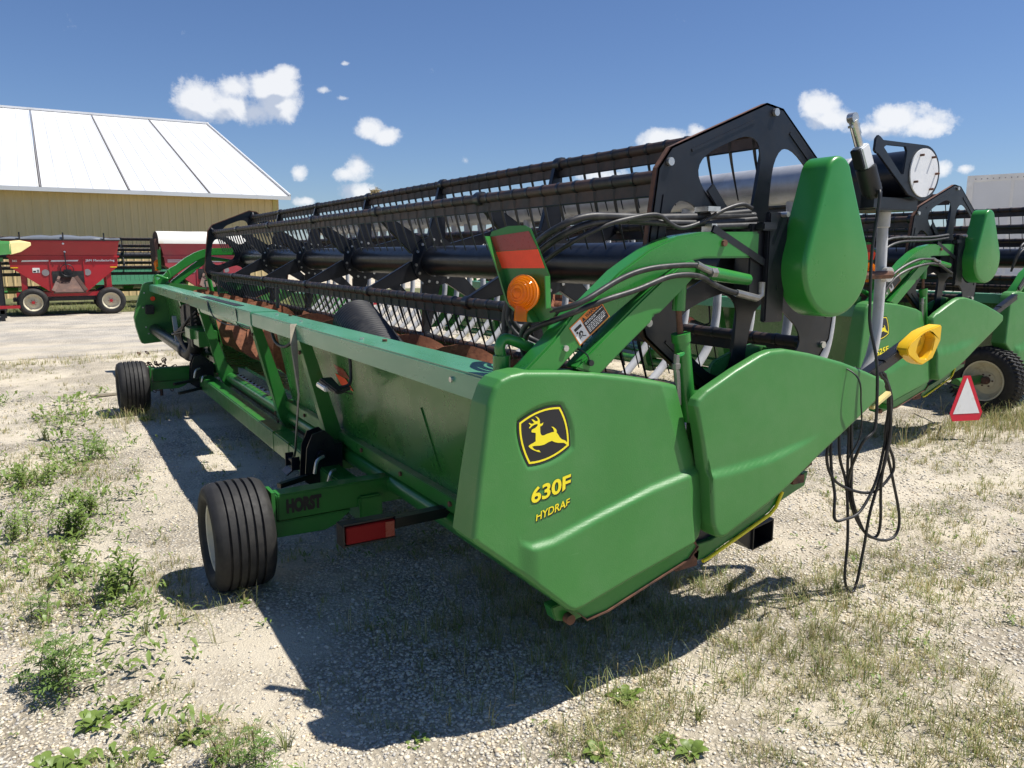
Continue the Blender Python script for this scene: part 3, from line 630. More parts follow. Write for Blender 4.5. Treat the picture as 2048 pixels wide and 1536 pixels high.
        mb = MB(); mb.cyl((rc[0], yp, rc[1]), (rc[0], yp + e * .13, rc[1]), .05, 14); mb.cyl((rc[0], yp - .03, rc[1]), (rc[0], yp + .03, rc[1]), .10, 20); build('reel_shaft', mb, 'black_paint', pl)
    # ---- ends
    for side in sides:
        F = (lambda v: v) if side == 0 else (lambda v: (v[0], S - v[1], v[2]))
        near = side == 0
        MBs = lambda: MB(F)
        emb_rec = quadloop(EMBREC)
        def fn(X, Z):
            if not (near and full): return 0 * X
            ins = np.zeros(X.shape, bool); n = len(emb_rec); 
            for i in range(n):
                ax, az = emb_rec[i]; bx, bz = emb_rec[i - 1]
                with np.errstate(divide='ignore', invalid='ignore'):
                    cnd = ((az > Z) != (bz > Z)) & (X < (bx - ax) * (Z - az) / (bz - az + 1e-12) + ax)
                ins ^= cnd
            d = polydist(X, Z, emb_rec)
            return np.where(ins, .007 * sst(d, 0, .012), 0)
        mb = MBs(); nx, nz = ((200, 130) if (near and full) else (48, 34))
        mb.add(*shell(PANEL_T if near else PANEL_TF, PANEL_B if near else PANEL_BF, panel_y, lambda x, z: 2.412, .020, nx, nz, fn)); ep = part('end_panel', mb, 'green_shell', smooth=40)
        mb = MBs(); nx, nz = ((120, 70) if (near and full) else (40, 26))
        mb.add(*shell(DIV_T, DIV_B, div_y, lambda x, z: 2.275 + .235 * float(sst(np.array(x), 2.84, 2.93)) - .10 * max(0, (x - 2.95) / .6), .018, nx, nz)); dv = part('crop_divider', mb, 'green_shell', smooth=40)
        mb = MBs(); mb.prism([(2.581, 1.0), (2.581, 1.270), (2.592, 1.300), (2.611, 1.316), (2.751, 1.363), (2.85, 1.380), (2.95, 1.365), (3.0, 1.1)], 2.50, 2.53); build('inner_wall', mb, 'green_shell', dv, bevel=.006)
        mb = MBs(); mb.b2(2.36, 2.60, 2.34, 2.50, 1.19, 1.20); mb.prism([(2.40, .64), (2.40, 1.15), (2.95, 1.2), (2.95, .85)], 2.44, 2.46); part('end_sheet', mb, 'green_paint')
        mb = MBs(); mb.cyl((2.415, 2.1945, .672), (2.415, 2.235, .672), .020, 16); build('access_hole', mb, 'black_plastic', dv)
        # emblem and lettering lie on the moulded surface
        def onp(lp, e, mat_, nm, holes=()):
            m_ = MBs(); m_.prism(lp, -e, -e + .0008, holes=holes, yfn=lambda x, z: float(panel_y(x, z)) + (.007 if full else 0)); return build(nm, m_, mat_, ep, smooth=0)
        if near and number:
            loop = quadloop(EMB)
            onp(loop, .0030, 'black_print', 'emblem_plate'); onp(scale_loop(loop, .93), .0042, 'yellow_print', 'emblem_border', [scale_loop(loop, .865)]); onp(DEER, .0044, 'yellow_print', 'emblem_deer')
            def lettering(body, x0, z0, w, slope, h, skew, bold, cut=None):
                for e, off, mm in ((.0016, (.0045, -.0045), 'black_print'), (.0030, (0, 0), 'yellow_print')):
                    vs, fs = text_mesh(body, bold if mm == 'yellow_print' else bold + .012)
                    pts = []
                    for u, v in vs:
                        if cut: lo, hi = cut(u); v = min(max(v, lo), hi)
                        x = x0 + w * u + skew * v + off[0]; z = z0 + slope * u + h * v + off[1]
                        pts.append((x, float(panel_y(x, z)) - e, z))
                    m_ = MBs(); m_.add(pts, fs); build('lettering', m_, mm, ep, smooth=0, recalc=False)
            lettering(number, 1.452, .902, .176, .030, .058, .004, .028, (lambda u: (.0 if u < .8 else .05 + (u - .8) * 1.2, 1.0)) if full else None)
            if full: lettering('HYDRAF', 1.470, .836, .150, .032, .030, .004, .014, lambda u: (0.0 if u < .85 else (u - .85) * 2.4, 1.0 if u > .05 else .8))
        # side frame strip under the shells
        mb = MBs(); mb.prism([(1.645, .448), (1.70, .395), (1.80, .405), (2.10, .492), (2.235, .530), (2.28, .575), (2.26, .600)], 2.248, 2.42); st = part('side_strip', mb, 'green_cover', bevel=.004)
        mb = MBs(); mb.prism([(1.645, .445), (1.70, .393), (1.80, .403), (2.10, .490), (2.237, .528), (2.282, .573), (2.284, .580), (2.235, .534), (2.10, .497), (1.80, .410), (1.70, .401)], 2.238, 2.248); build('rust_edge', mb, 'edge_rust', st)
        mb = MBs(); mb.prism([(1.60, .43), (1.62, .37), (1.70, .345), (1.95, .385), (2.06, .44), (1.95, .47)], 2.34, 2.40); br = part('hinge_bracket', mb, 'green_paint', bevel=.004)
        for x, z in ((1.675, .372), (1.93, .425)):
            m_ = MBs(); m_.cyl((x, 2.31, z), (x, 2.345, z), .021, 14); build('hinge_pin', m_, 'edge_rust', br)
        mb = MBs(); mb.prism([(2.250, .505), (2.275, .530), (2.375, .552), (2.400, .520), (2.395, .485), (2.375, .490), (2.305, .452), (2.295, .425)], 2.36, 2.372); mb.prism([(2.295, .43), (2.375, .49), (2.45, .47), (2.44, .40), (2.31, .40)], 2.40, 2.41); part('rusty_bracket', mb, 'edge_rust')
        mb = MBs(); mb.prism([(2.38, .50), (2.44, .425), (2.49, .425), (2.91, .570), (2.95, .60), (3.16, .665), (3.18, .735), (3.08, .715), (2.95, .650), (2.80, .585), (2.52, .505)], 2.40, 2.44); sk = part('skid_plate', mb, 'green_paint', bevel=.003)
        mb = MBs(); mb.prism([(2.36, .60), (2.42, .48), (2.52, .49), (2.80, .57), (3.04, .67), (3.04, .84), (2.36, .74)], 2.428, 2.436); mb.beam((2.75, 2.42, .60), (3.0, 2.42, .70), .02, .03); build('gap_shade_plate', mb, 'black_paint', sk)  # black plate added to stand for shade in the gap above the skid
        mb = MBs(); mb.tube([(2.468, 2.392, .418), (2.500, 2.392, .424), (2.905, 2.392, .563), (2.945, 2.392, .592), (2.985, 2.392, .662)], .0085, 8); build('yellow_edge', mb, 'yellow_print', sk)
        mb = MBs(); mb.beam((2.95, 2.36, .73), (3.13, 2.36, .80), .03, .02); mb.b2(3.02, 3.10, 2.36, 2.40, .70, .74); build('knife_head', mb, 'edge_rust', sk)
        # crop divider nose: bar folded out to the front, cup at its end
        mb = MBs(); mb.beam((3.40, 2.38, 1.125), (3.97, 2.38, 1.350), .06, .055); mb.beam((3.66, 2.38, 1.252), (3.97, 2.38, 1.375), .066, .02); part('divider_bar', mb, 'black_paint', bevel=.006)
        if full and near:
            mb = MBs(); A = [(3.768, 1.317), (3.790, 1.347), (3.889, 1.399), (3.941, 1.412), (4.049, 1.431), (4.063, 1.424), (4.063, 1.347), (4.003, 1.254), (3.915, 1.225), (3.868, 1.240), (3.781, 1.285)]
            B = [(3.850, 1.300), (3.862, 1.345), (3.885, 1.378), (3.934, 1.399), (3.982, 1.390), (4.006, 1.360), (3.990, 1.300), (3.944, 1.258), (3.89, 1.262)]
            mb.prism(A, 2.30, 2.365, holes=[B]); mb.prism(B, 2.35, 2.36); part('divider_cup', mb, 'yellow_plastic', bevel=.010)
            mb = MBs(); mb.beam((3.475, 2.285, 1.045), (3.615, 2.285, 1.108), .03, .022); part('nose_wear_strip', mb, 'pale_yellow', bevel=.004)
        # reel arm
        at = [(1.479, 1.375), (1.581, 1.537), (1.70, 1.590), (1.775, 1.625), (1.914, 1.735), (2.059, 1.818), (2.14, 1.850), (2.212, 1.872), (2.349, 1.890), (2.680, 1.895)]
        ab = [(1.56, 1.31), (1.624, 1.367), (1.731, 1.458), (1.874, 1.559), (2.042, 1.668), (2.164, 1.730), (2.298, 1.774), (2.355, 1.782), (2.680, 1.784)]
        at[0] = (1.455, 1.33); at[1] = (1.47, 1.375); at.insert(2, (1.60, 1.482))
        mb = MBs(); mb.prism(at + list(reversed(ab)), 2.345, 2.440); ra = part('reel_arm', mb, 'green_cover', bevel=.008)
        if near:
            for x, z in ((1.655, 1.452), (2.46, 1.845)): place_bolt(BOLT if x < 2 else RBOLT, (x, 2.345, z), FACE_NY, ra)
        lt = [(1.690, 1.375), (1.730, 1.411), (1.835, 1.493), (1.982, 1.607), (2.10, 1.692), (2.206, 1.757), (2.290, 1.778)]; lb = [(1.800, 1.335), (1.938, 1.443), (2.065, 1.537), (2.071, 1.560), (2.107, 1.568), (2.230, 1.662), (2.295, 1.715)]
        mb = MBs(); mb.prism(lt + list(reversed(lb)), 2.325, 2.405); la = part('lower_link', mb, 'green_cover', bevel=.008)
        # lift cylinder
        mb = MBs(); mb.cyl((2.238, 2.36, 1.70), (2.234, 2.36, 1.570), .027, 14); lc = part('lift_cylinder', mb, 'green_cover')
        mb = MBs(); mb.cyl((2.234, 2.36, 1.570), (2.252, 2.36, 1.460), .013, 10); build('rusty_rod', mb, 'edge_rust', lc)
        mb = MBs(); mb.cyl((2.250, 2.36, 1.475), (2.256, 2.36, 1.440), .040, 16); mb.cyl((2.256, 2.36, 1.455), (2.315, 2.36, 1.10), .034, 16); build('barrel', mb, 'green_cover', lc)
        mb = MBs(); mb.tube([(2.265, 2.35, 1.400), (2.225, 2.33, 1.388), (2.205, 2.33, 1.385)], .012, 8); build('port', mb, 'green_cover', lc)
        mb = MBs(); mb.tube([(2.205, 2.33, 1.392), (2.203, 2.33, 1.345), (2.213, 2.33, 1.28), (2.222, 2.33, 1.18)], .013, 8); mb.lathe([(-.012, .013), (-.01, .018), (.01, .018), (.012, .013)], (2.203, 2.33, 1.345), 'z', 8); build('hose_fitting', mb, 'fitting_metal', lc)
        # fore and aft cylinder
        mb = MBs(); mb.cyl((2.30, 2.345, 1.732), (2.62, 2.345, 1.690), .034, 16, .024); part('tilt_cylinder', mb, 'green_cover')
        if near:
            mb = MBs(); mb.tube([(2.265, 2.30, 1.760), (2.31, 2.30, 1.742), (2.375, 2.30, 1.722)], .014, 10); mb.lathe([(-.015, .0), (-.015, .021), (.015, .021), (.015, 0)], (2.36, 2.30, 1.725), 'x', 6); part('hose_coupler', mb, 'fitting_metal')
            mb = MBs(); mb.beam((2.40, 2.35, 1.905), (2.78, 2.35, 1.735), .012, .030); part('drive_strut', mb, 'black_paint')
            mb = MBs(); mb.b2(2.64, 2.80, 2.36, 2.45, 1.62, 1.93); mb.b2(2.66, 2.75, 2.31, 2.36, 1.90, 1.935); mb.b2(2.72, 2.84, 2.33, 2.36, 1.50, 1.98); part('drive_housing', mb, 'black_paint', bevel=.006)
            mb = MBs(); c0x, c0z, r0 = 3.035, 1.745, .226; c1x, c1z, r1 = 3.005, 2.135, .086
            pts = [(c0x + r0 * math.cos(t), c0z + r0 * math.sin(t)) for t in np.linspace(R(180 - 17), R(360 + 18), 40)] + [(c1x + r1 * math.cos(t), c1z + r1 * math.sin(t)) for t in np.linspace(R(16), R(180 - 16), 24)]
            mb.rprism(pts, 2.205, 2.345, .022); part('belt_cover', mb, 'green_cover', smooth=50)
            mb = MBs(); mb.cyl((2.80, 2.37, 1.97), (2.80, 2.30, 1.97), .012, 8); part('latch', mb, 'bare_metal')
        else:
            mb = MBs(); mb.b2(2.66, 2.86, 2.36, 2.47, 1.66, 1.90); part('bearing_bracket', mb, 'green_cover', bevel=.006)
        # corner lamp on its bent pipe
        if near and not lamp: continue
        ca, sa_ = (.5, .866) if near else (.06, .998)
        LP = lambda v: LF((1.56 + (v[0] - 1.56) * ca + (v[1] - 2.5) * sa_, 2.5 - (v[0] - 1.56) * sa_ + (v[1] - 2.5) * ca, v[2]))
        LF = lambda v: F(v)
        mb = MBs(); mb.tube([(1.470, 2.50, 1.345), (1.470, 2.50, 1.405), (1.462, 2.50, 1.452), (1.482, 2.50, 1.482), (1.53, 2.495, 1.470), (1.62, 2.485, 1.432), (1.655, 2.48, 1.428), (1.676, 2.48, 1.452), (1.670, 2.485, 1.510), (1.650, 2.49, 1.560)], .021, 12, smooth=4); mb.cyl((1.47, 2.50, 1.345), (1.47, 2.50, 1.42), .034, 14)
        mb.fn = LF; lp = part('lamp_pipe', mb, 'green_cover', smooth=50)
        mb = MBs(); mb.prism([(1.419, 1.867), (1.426, 1.885), (1.501, 1.905), (1.572, 1.906), (1.597, 1.894), (1.677, 1.720), (1.681, 1.601), (1.705, 1.589), (1.695, 1.566), (1.627, 1.546), (1.580, 1.560), (1.514, 1.623), (1.476, 1.734)], 2.500, 2.506); mb.prism([(1.53, 1.61), (1.60, 1.552), (1.64, 1.548), (1.60, 1.60)], 2.44, 2.50); mb.fn = LP; lb_ = part('lamp_bracket', mb, 'green_paint', bevel=.002)
        m_ = MB(LP); m_.prism([(1.426, 1.865), (1.590, 1.885), (1.625, 1.820), (1.446, 1.810)], 2.4975, 2.4988); build('red_reflector', m_, 'red_tape', lb_)
        m_ = MB(LP); m_.prism([(1.448, 1.808), (1.627, 1.818), (1.657, 1.748), (1.474, 1.746)], 2.4975, 2.4988); build('orange_reflector', m_, 'orange_tape', lb_)
        m_ = MB(LP); m_.prism([(1.419, 1.867), (1.423, 1.867), (1.480, 1.734), (1.518, 1.623), (1.584, 1.560), (1.580, 1.556), (1.512, 1.620), (1.474, 1.733)], 2.46, 2.50); m_.prism([(1.675, 1.720), (1.679, 1.720), (1.684, 1.601), (1.680, 1.601)], 2.46, 2.50); build('bracket_flange', m_, 'green_paint', lb_)
        cdir = Vector((-.92, -.36, .12)).normalized() if near else Vector((-.92, .36, .12)).normalized()
        lc0 = Vector(LP((1.590, 2.450, 1.655))); q = cdir.to_track_quat('Z', 'Y').to_matrix()
        mb = MB(); prof = [(-.045, 0), (-.045, .040), (-.03, .058), (-.004, .067), (.004, .067), (.014, .062), (.013, .058), (.022, .054), (.021, .050), (.029, .045), (.028, .041), (.034, .035), (.033, .031), (.038, .024), (.036, .019), (.041, .010), (.041, 0)]
        tmp = MB(); tmp.lathe(prof, (0, 0, 0), 'z', 28); mb.add([lc0 + q @ Vector(v) for v in tmp.v], tmp.f); tmp2 = MB(); tmp2.cyl((0, 0, 0), (0, -.105, 0), .026, 12); mb.add([lc0 + q @ Vector(v) for v in tmp2.v], tmp2.f)
        lm = part('amber_lamp', mb, 'amber_lens', smooth=50)
        mb = MB(); t3 = MB(); t3.lathe([(.0045, .0665), (.0045, .070), (-.0045, .070), (-.0045, .0665)], (0, 0, 0), 'z', 28, close=True); mb.add([lc0 + q @ Vector(v) for v in t3.v], t3.f); build('lens_rim', mb, 'orange_print', lm)
    # ---- hoses and the warning decal on the near arm
    if full:
        hs = [[(1.66, 2.62, 1.36), (1.62, 2.60, 1.46), (1.60, 2.52, 1.535), (1.63, 2.40, 1.585), (1.704, 2.318, 1.622), (1.888, 2.318, 1.705), (2.018, 2.31, 1.742), (2.179, 2.305, 1.755), (2.275, 2.30, 1.755)],
              [(1.69, 2.62, 1.36), (1.64, 2.60, 1.44), (1.61, 2.52, 1.505), (1.655, 2.38, 1.562), (1.799, 2.315, 1.624), (1.969, 2.31, 1.664), (2.133, 2.305, 1.712), (2.276, 2.30, 1.713), (2.378, 2.30, 1.673), (2.465, 2.30, 1.646), (2.60, 2.30, 1.618)]]
        for k, h in enumerate(hs):
            mb = MB(); mb.tube(h, .0115, 10, smooth=6); part('hydraulic_hose', mb, 'hose_rubber', smooth=60, recalc=False)
        mb = MB(); mb.tube([(2.50, 2.30, 1.638), (2.63, 2.30, 1.612)], .016, 8); mb.tube([(2.63, 2.30, 1.612), (2.655, 2.30, 1.625), (2.655, 2.30, 1.68)], .014, 8); part('hose_coupler', mb, 'fitting_metal')
        bund = [[(1.66, 2.80, 1.42), (1.67, 2.80, 1.58), (1.70, 2.72, 1.74), (1.69, 2.60, 1.84), (1.71, 2.46, 1.905), (1.80, 2.42, 1.940), (1.94, 2.42, 1.945), (2.15, 2.42, 1.946), (2.39, 2.42, 1.956), (2.69, 2.42, 1.982)],
                [(1.68, 2.80, 1.42), (1.69, 2.80, 1.56), (1.715, 2.73, 1.70), (1.71, 2.62, 1.80), (1.74, 2.47, 1.878), (1.84, 2.43, 1.918), (2.0, 2.43, 1.930), (2.2, 2.41, 1.925), (2.45, 2.41, 1.930), (2.72, 2.41, 1.950)],
                [(1.70, 2.79, 1.42), (1.71, 2.79, 1.54), (1.735, 2.72, 1.67), (1.73, 2.62, 1.76), (1.77, 2.46, 1.848), (1.88, 2.42, 1.905), (1.99, 2.40, 1.936), (2.13, 2.395, 1.955), (2.2, 2.385, 1.92), (2.26, 2.385, 1.905), (2.36, 2.385, 1.928), (2.50, 2.385, 1.985), (2.60, 2.38, 2.01), (2.66, 2.38, 1.995)],
                [(1.66, 2.76, 1.60), (1.655, 2.76, 1.52), (1.70, 2.72, 1.45), (1.76, 2.66, 1.41), (1.74, 2.60, 1.37)], [(1.68, 2.77, 1.62), (1.68, 2.77, 1.53), (1.73, 2.73, 1.46), (1.77, 2.66, 1.42), (1.74, 2.60, 1.36)]]
        for k, h in enumerate(bund):
            mb = MB(); mb.tube(h, (.014, .014, .009, .009, .011)[k], 10, smooth=6); part('hydraulic_hose', mb, 'hose_rubber', smooth=60, recalc=False)
        mb = MB(); mb.cyl((2.0, 2.42, 1.938), (2.72, 2.42, 1.966), .017, 12); mb.cyl((2.42, 2.39, 1.912), (2.72, 2.39, 1.925), .014, 12); part('hose_conduit', mb, 'hose_rubber')
        mb = MB(); mb.b2(2.405, 2.435, 2.36, 2.42, 1.87, 1.925); mb.b2(2.38, 2.45, 2.36, 2.44, 1.975, 1.995); part('hose_clamp', mb, 'bare_metal')
        mb = MB(); mb.tube([(1.70, 2.40, 1.45), (1.715, 2.40, 1.452), (1.735, 2.325, 1.43), (1.752, 2.318, 1.395)], .003, 6, smooth=4); mb.lathe([(-.008, 0), (-.008, .012), (.008, .012), (.008, 0)], (1.752, 2.315, 1.393), 'y', 10); part('lynch_pin', mb, 'black_paint')
        ux = Vector((.140, 0, .105)).normalized(); uz = Vector((.054, 0, -.066)); uz = (uz - ux * uz.dot(ux)).normalized(); o0 = Vector((1.671, 2.3435, 1.526)); W, H = .175, .086
        def dec(name, mat_, a0, a1, b0, b1, e, par):
            m_ = MB(); q = [o0 + ux * a + uz * b + Vector((0, -e, 0)) for a, b in ((a0, b0), (a1, b0), (a1, b1), (a0, b1))]
            m_.add(q, [(0, 1, 2, 3)]); return build(name, m_, mat_, par, smooth=0, recalc=False)
        dc = dec('warning_label', 'orange_print', 0, W, 0, H, .0006, ra)
        dcr = ra
        dec('label_black', 'black_print', .060, W - .004, .024, H - .004, .0012, dcr); dec('label_picture', 'white_print', .004, .058, .004, H - .004, .0012, dcr)
        m_ = MB(); text_on(m_, 'WARNING', o0 + ux * .085 + uz * .021 + Vector((0, -.0018, 0)), ux * .078, -uz * .016, .02); build('label_lettering', m_, 'black_print', dcr, smooth=0, recalc=False)
        m_ = MB(); q = [o0 + ux * a + uz * b + Vector((0, -.0018, 0)) for a, b in ((.062, .021), (.080, .021), (.071, .005))]; m_.add(q, [(0, 1, 2)]); build('label_triangle', m_, 'black_print', dcr, smooth=0, recalc=False)
        m_ = MB()
        for r_, (b, ln) in enumerate(((.030, .098), (.036, .06), (.046, .100), (.052, .092), (.058, .10), (.064, .085), (.070, .07))):
            a = .066
            while a < .066 + ln:
                w = random.uniform(.006, .015); q = [o0 + ux * x + uz * z + Vector((0, -.0018, 0)) for x, z in ((a, b), (min(a + w, W - .008), b), (min(a + w, W - .008), b + .0032), (a, b + .0032))]; m_.add(q, [(0, 1, 2, 3)]); a += w + .003
        build('label_fine_print', m_, 'white_print', dcr, smooth=0, recalc=False)
        m_ = MB()
        def sym(poly): m_.add([o0 + ux * a + uz * b + Vector((0, -.0018, 0)) for a, b in poly], [tuple(range(len(poly)))])
        sym([(.012, .018), (.050, .018), (.050, .030), (.012, .030)]); sym([(.018 + .005 * math.cos(t), .038 + .005 * math.sin(t)) for t in np.linspace(0, 6.0, 10)])
        sym([(.022, .042), (.036, .040), (.042, .050), (.037, .054), (.032, .047), (.023, .048)]); sym([(.022, .044), (.026, .046), (.018, .066), (.014, .066)]); sym([(.026, .046), (.029, .047), (.026, .066), (.022, .066)]); sym([(.038, .050), (.042, .050), (.034, .062), (.046, .070), (.044, .073), (.028, .063)])
        build('label_symbol', m_, 'black_print', dcr, smooth=0, recalc=False)
    else:
        for h in ([(1.52, 2.33, 1.42), (1.704, 2.318, 1.622), (2.018, 2.31, 1.742), (2.275, 2.30, 1.755)], [(1.53, 2.33, 1.40), (1.799, 2.315, 1.624), (2.276, 2.30, 1.713), (2.60, 2.30, 1.618)], [(1.60, 2.47, 1.60), (1.62, 2.42, 1.84), (1.80, 2.42, 1.940), (2.39, 2.42, 1.956), (2.69, 2.42, 1.982)], [(1.62, 2.48, 1.60), (1.66, 2.43, 1.80), (1.9, 2.42, 1.905), (2.39, 2.42, 1.926), (2.69, 2.42, 1.952)]):
            mb = MB(); mb.tube(h, .013, 6, smooth=5); part('hydraulic_hose', mb, 'hose_rubber', smooth=60, recalc=False)
        ux = Vector((.140, 0, .105)).normalized(); uz = Vector((.054, 0, -.066)); uz = (uz - ux * uz.dot(ux)).normalized(); o0 = Vector((1.671, 2.3435, 1.526))
        for nm, mt, a0, a1, b0, b1, e in (('warning_label', 'orange_print', 0, .175, 0, .086, .0006), ('label_black', 'black_print', .06, .171, .024, .082, .0014), ('label_picture', 'white_print', .004, .058, .004, .082, .0014), ('label_symbol', 'black_print', .018, .044, .020, .060, .0022)):
            m_ = MB(); m_.add([o0 + ux * a + uz * b + Vector((0, -e, 0)) for a, b in ((a0, b0), (a1, b0), (a1, b1), (a0, b1))], [(0, 1, 2, 3)]); build(nm, m_, mt, ra if False else root, smooth=0, recalc=False)
    # rear markers on the back sheets
    def marker(y, parent=root):
        mb = MB(); mb.tube([(1.52, y + .02, 1.25), (1.52, y, 1.12), (1.50, y - .02, 1.04), (1.42, y, 1.02)], .010, 8, smooth=5); mb.beam((1.40, y, 1.02), (1.52, y - .02, .98), .03, .005); part('lamp_cable', mb, 'hose_rubber')
        mb = MB(); L0 = Vector((1.415, y + .16, 1.045)); L1 = Vector((1.43, y - .06, 1.005)); mb.beam(L0, L1, .085, .045, side=(1, 0, 0), w1=.05, h1=.025); mb.beam((1.43, y - .05, 1.0), (1.50, y - .06, 1.03), .02, .02); lm = part('work_lamp', mb, 'black_plastic', bevel=.008)
        mb = MB(); mb.beam(L0 + Vector((-.012, .03, -.022)), L0 + Vector((-.008, -.12, -.034)), .075, .030, side=(1, 0, 0)); build('lamp_lens', mb, 'clear_lens', lm, bevel=.006)
        xs = lambda z: 1.570 + (1.245 - z) * .183 - .004
        for a, b, mt, nm in ((1.075, 1.015, 'red_tape', 'red_reflector'), (1.012, .945, 'orange_tape', 'orange_reflector')):
            mb = MB(); mb.add([(xs(a), y + .56, a + .01), (xs(a), y + .36, a), (xs(b), y + .25, b), (xs(b), y + .49, b + .01)], [(0, 1, 2, 3)]); part(nm, mb, mt, recalc=False, smooth=0)
    marker(4.35)
    if full:
        for nm, a, b, mt in (('red_reflector', 1.075, 1.015, 'red_tape'), ('orange_reflector', 1.012, .945, 'orange_tape')):
            xs = lambda z: 1.570 + (1.245 - z) * .183 - .004
            mb = MB(); mb.add([(xs(a), 2.66, a + .01), (xs(a), 2.46, a), (xs(b), 2.46, b), (xs(b), 2.64, b + .01)], [(0, 1, 2, 3)]); part(nm, mb, mt, recalc=False, smooth=0)
        for h in ([(1.50, 2.72, 1.25), (1.50, 2.65, 1.15), (1.47, 2.55, 1.05), (1.44, 2.45, .98)], [(1.52, 2.66, 1.25), (1.52, 2.58, 1.16), (1.50, 2.50, 1.08), (1.48, 2.44, 1.02)], [(1.45, 5.9, 1.24), (1.43, 5.7, 1.16), (1.45, 5.5, 1.15), (1.5, 5.35, 1.24)]):
            mb = MB(); mb.tube(h, .012, 8, smooth=6); part('hydraulic_hose', mb, 'hose_rubber', smooth=60)
    return root, ctr, S, Yn, Yf, Ye, part

# ------------------------------------------------------------------ ground
def gh(x, y):
    """gentle unevenness of the lot"""
    if abs(x) > 60 or y > 80 or y < -30: return 0.0
    f = 1.0 if y < 14 else max(0.0, 1 - (y - 14) / 3.0)
    return f * (0.020 * noise.noise((x * .55, y * .55, 3)) + 0.010 * noise.noise((x * 1.9, y * 1.9, 7)) + .006 * noise.noise((x * 6, y * 6, 1)))
def make_ground():
    set_org(0, 0)
    def axis(c, near, step, far):
        a = list(np.arange(-near, near + 1e-6, step)); d = step; x = near
        while x < far: d *= 1.22; x += d; a.append(x); a.insert(0, -x)
        return np.array(a) + c
    xs = axis(2.0, 5.0, .055, 2500); ys = axis(5.0, 5.5, .055, 2500)
    vs = [(x, y, gh(x, y)) for x in xs for y in ys]; m = len(ys)
    fs = [(i * m + j, (i + 1) * m + j, (i + 1) * m + j + 1, i * m + j + 1) for i in range(len(xs) - 1) for j in range(m - 1)]
    mb = MB(); mb.add(vs, fs); g = build('ground', mb, 'gravel', smooth=180, recalc=False); g['kind'] = 'structure'
    mb = MB()
    n = 60; X = np.linspace(-120, 160, n)
    lo = [15.6 + .35 * noise.noise((x * .2, 1, 0)) for x in X]; hi = [26.9 + .4 * noise.noise((x * .3, 5, 0)) for x in X]
    vs = []
    for x, a, b in zip(X, lo, hi): vs += [(x, a, .006), (x, b, .006)]
    mb.add(vs, [(2 * i, 2 * i + 2, 2 * i + 3, 2 * i + 1) for i in range(n - 1)]); r = build('road', mb, 'road_gravel', smooth=0, recalc=False); r['kind'] = 'structure'
    mb = MB(); vs = []
    for x, b in zip(X, hi): vs += [(x, b + .15, .010), (x, 37.9, .010)]
    mb.add(vs, [(2 * i, 2 * i + 2, 2 * i + 3, 2 * i + 1) for i in range(n - 1) if X[i] < 14]); r = build('verge', mb, 'turf_soil', smooth=0, recalc=False); r['kind'] = 'structure'
make_ground()

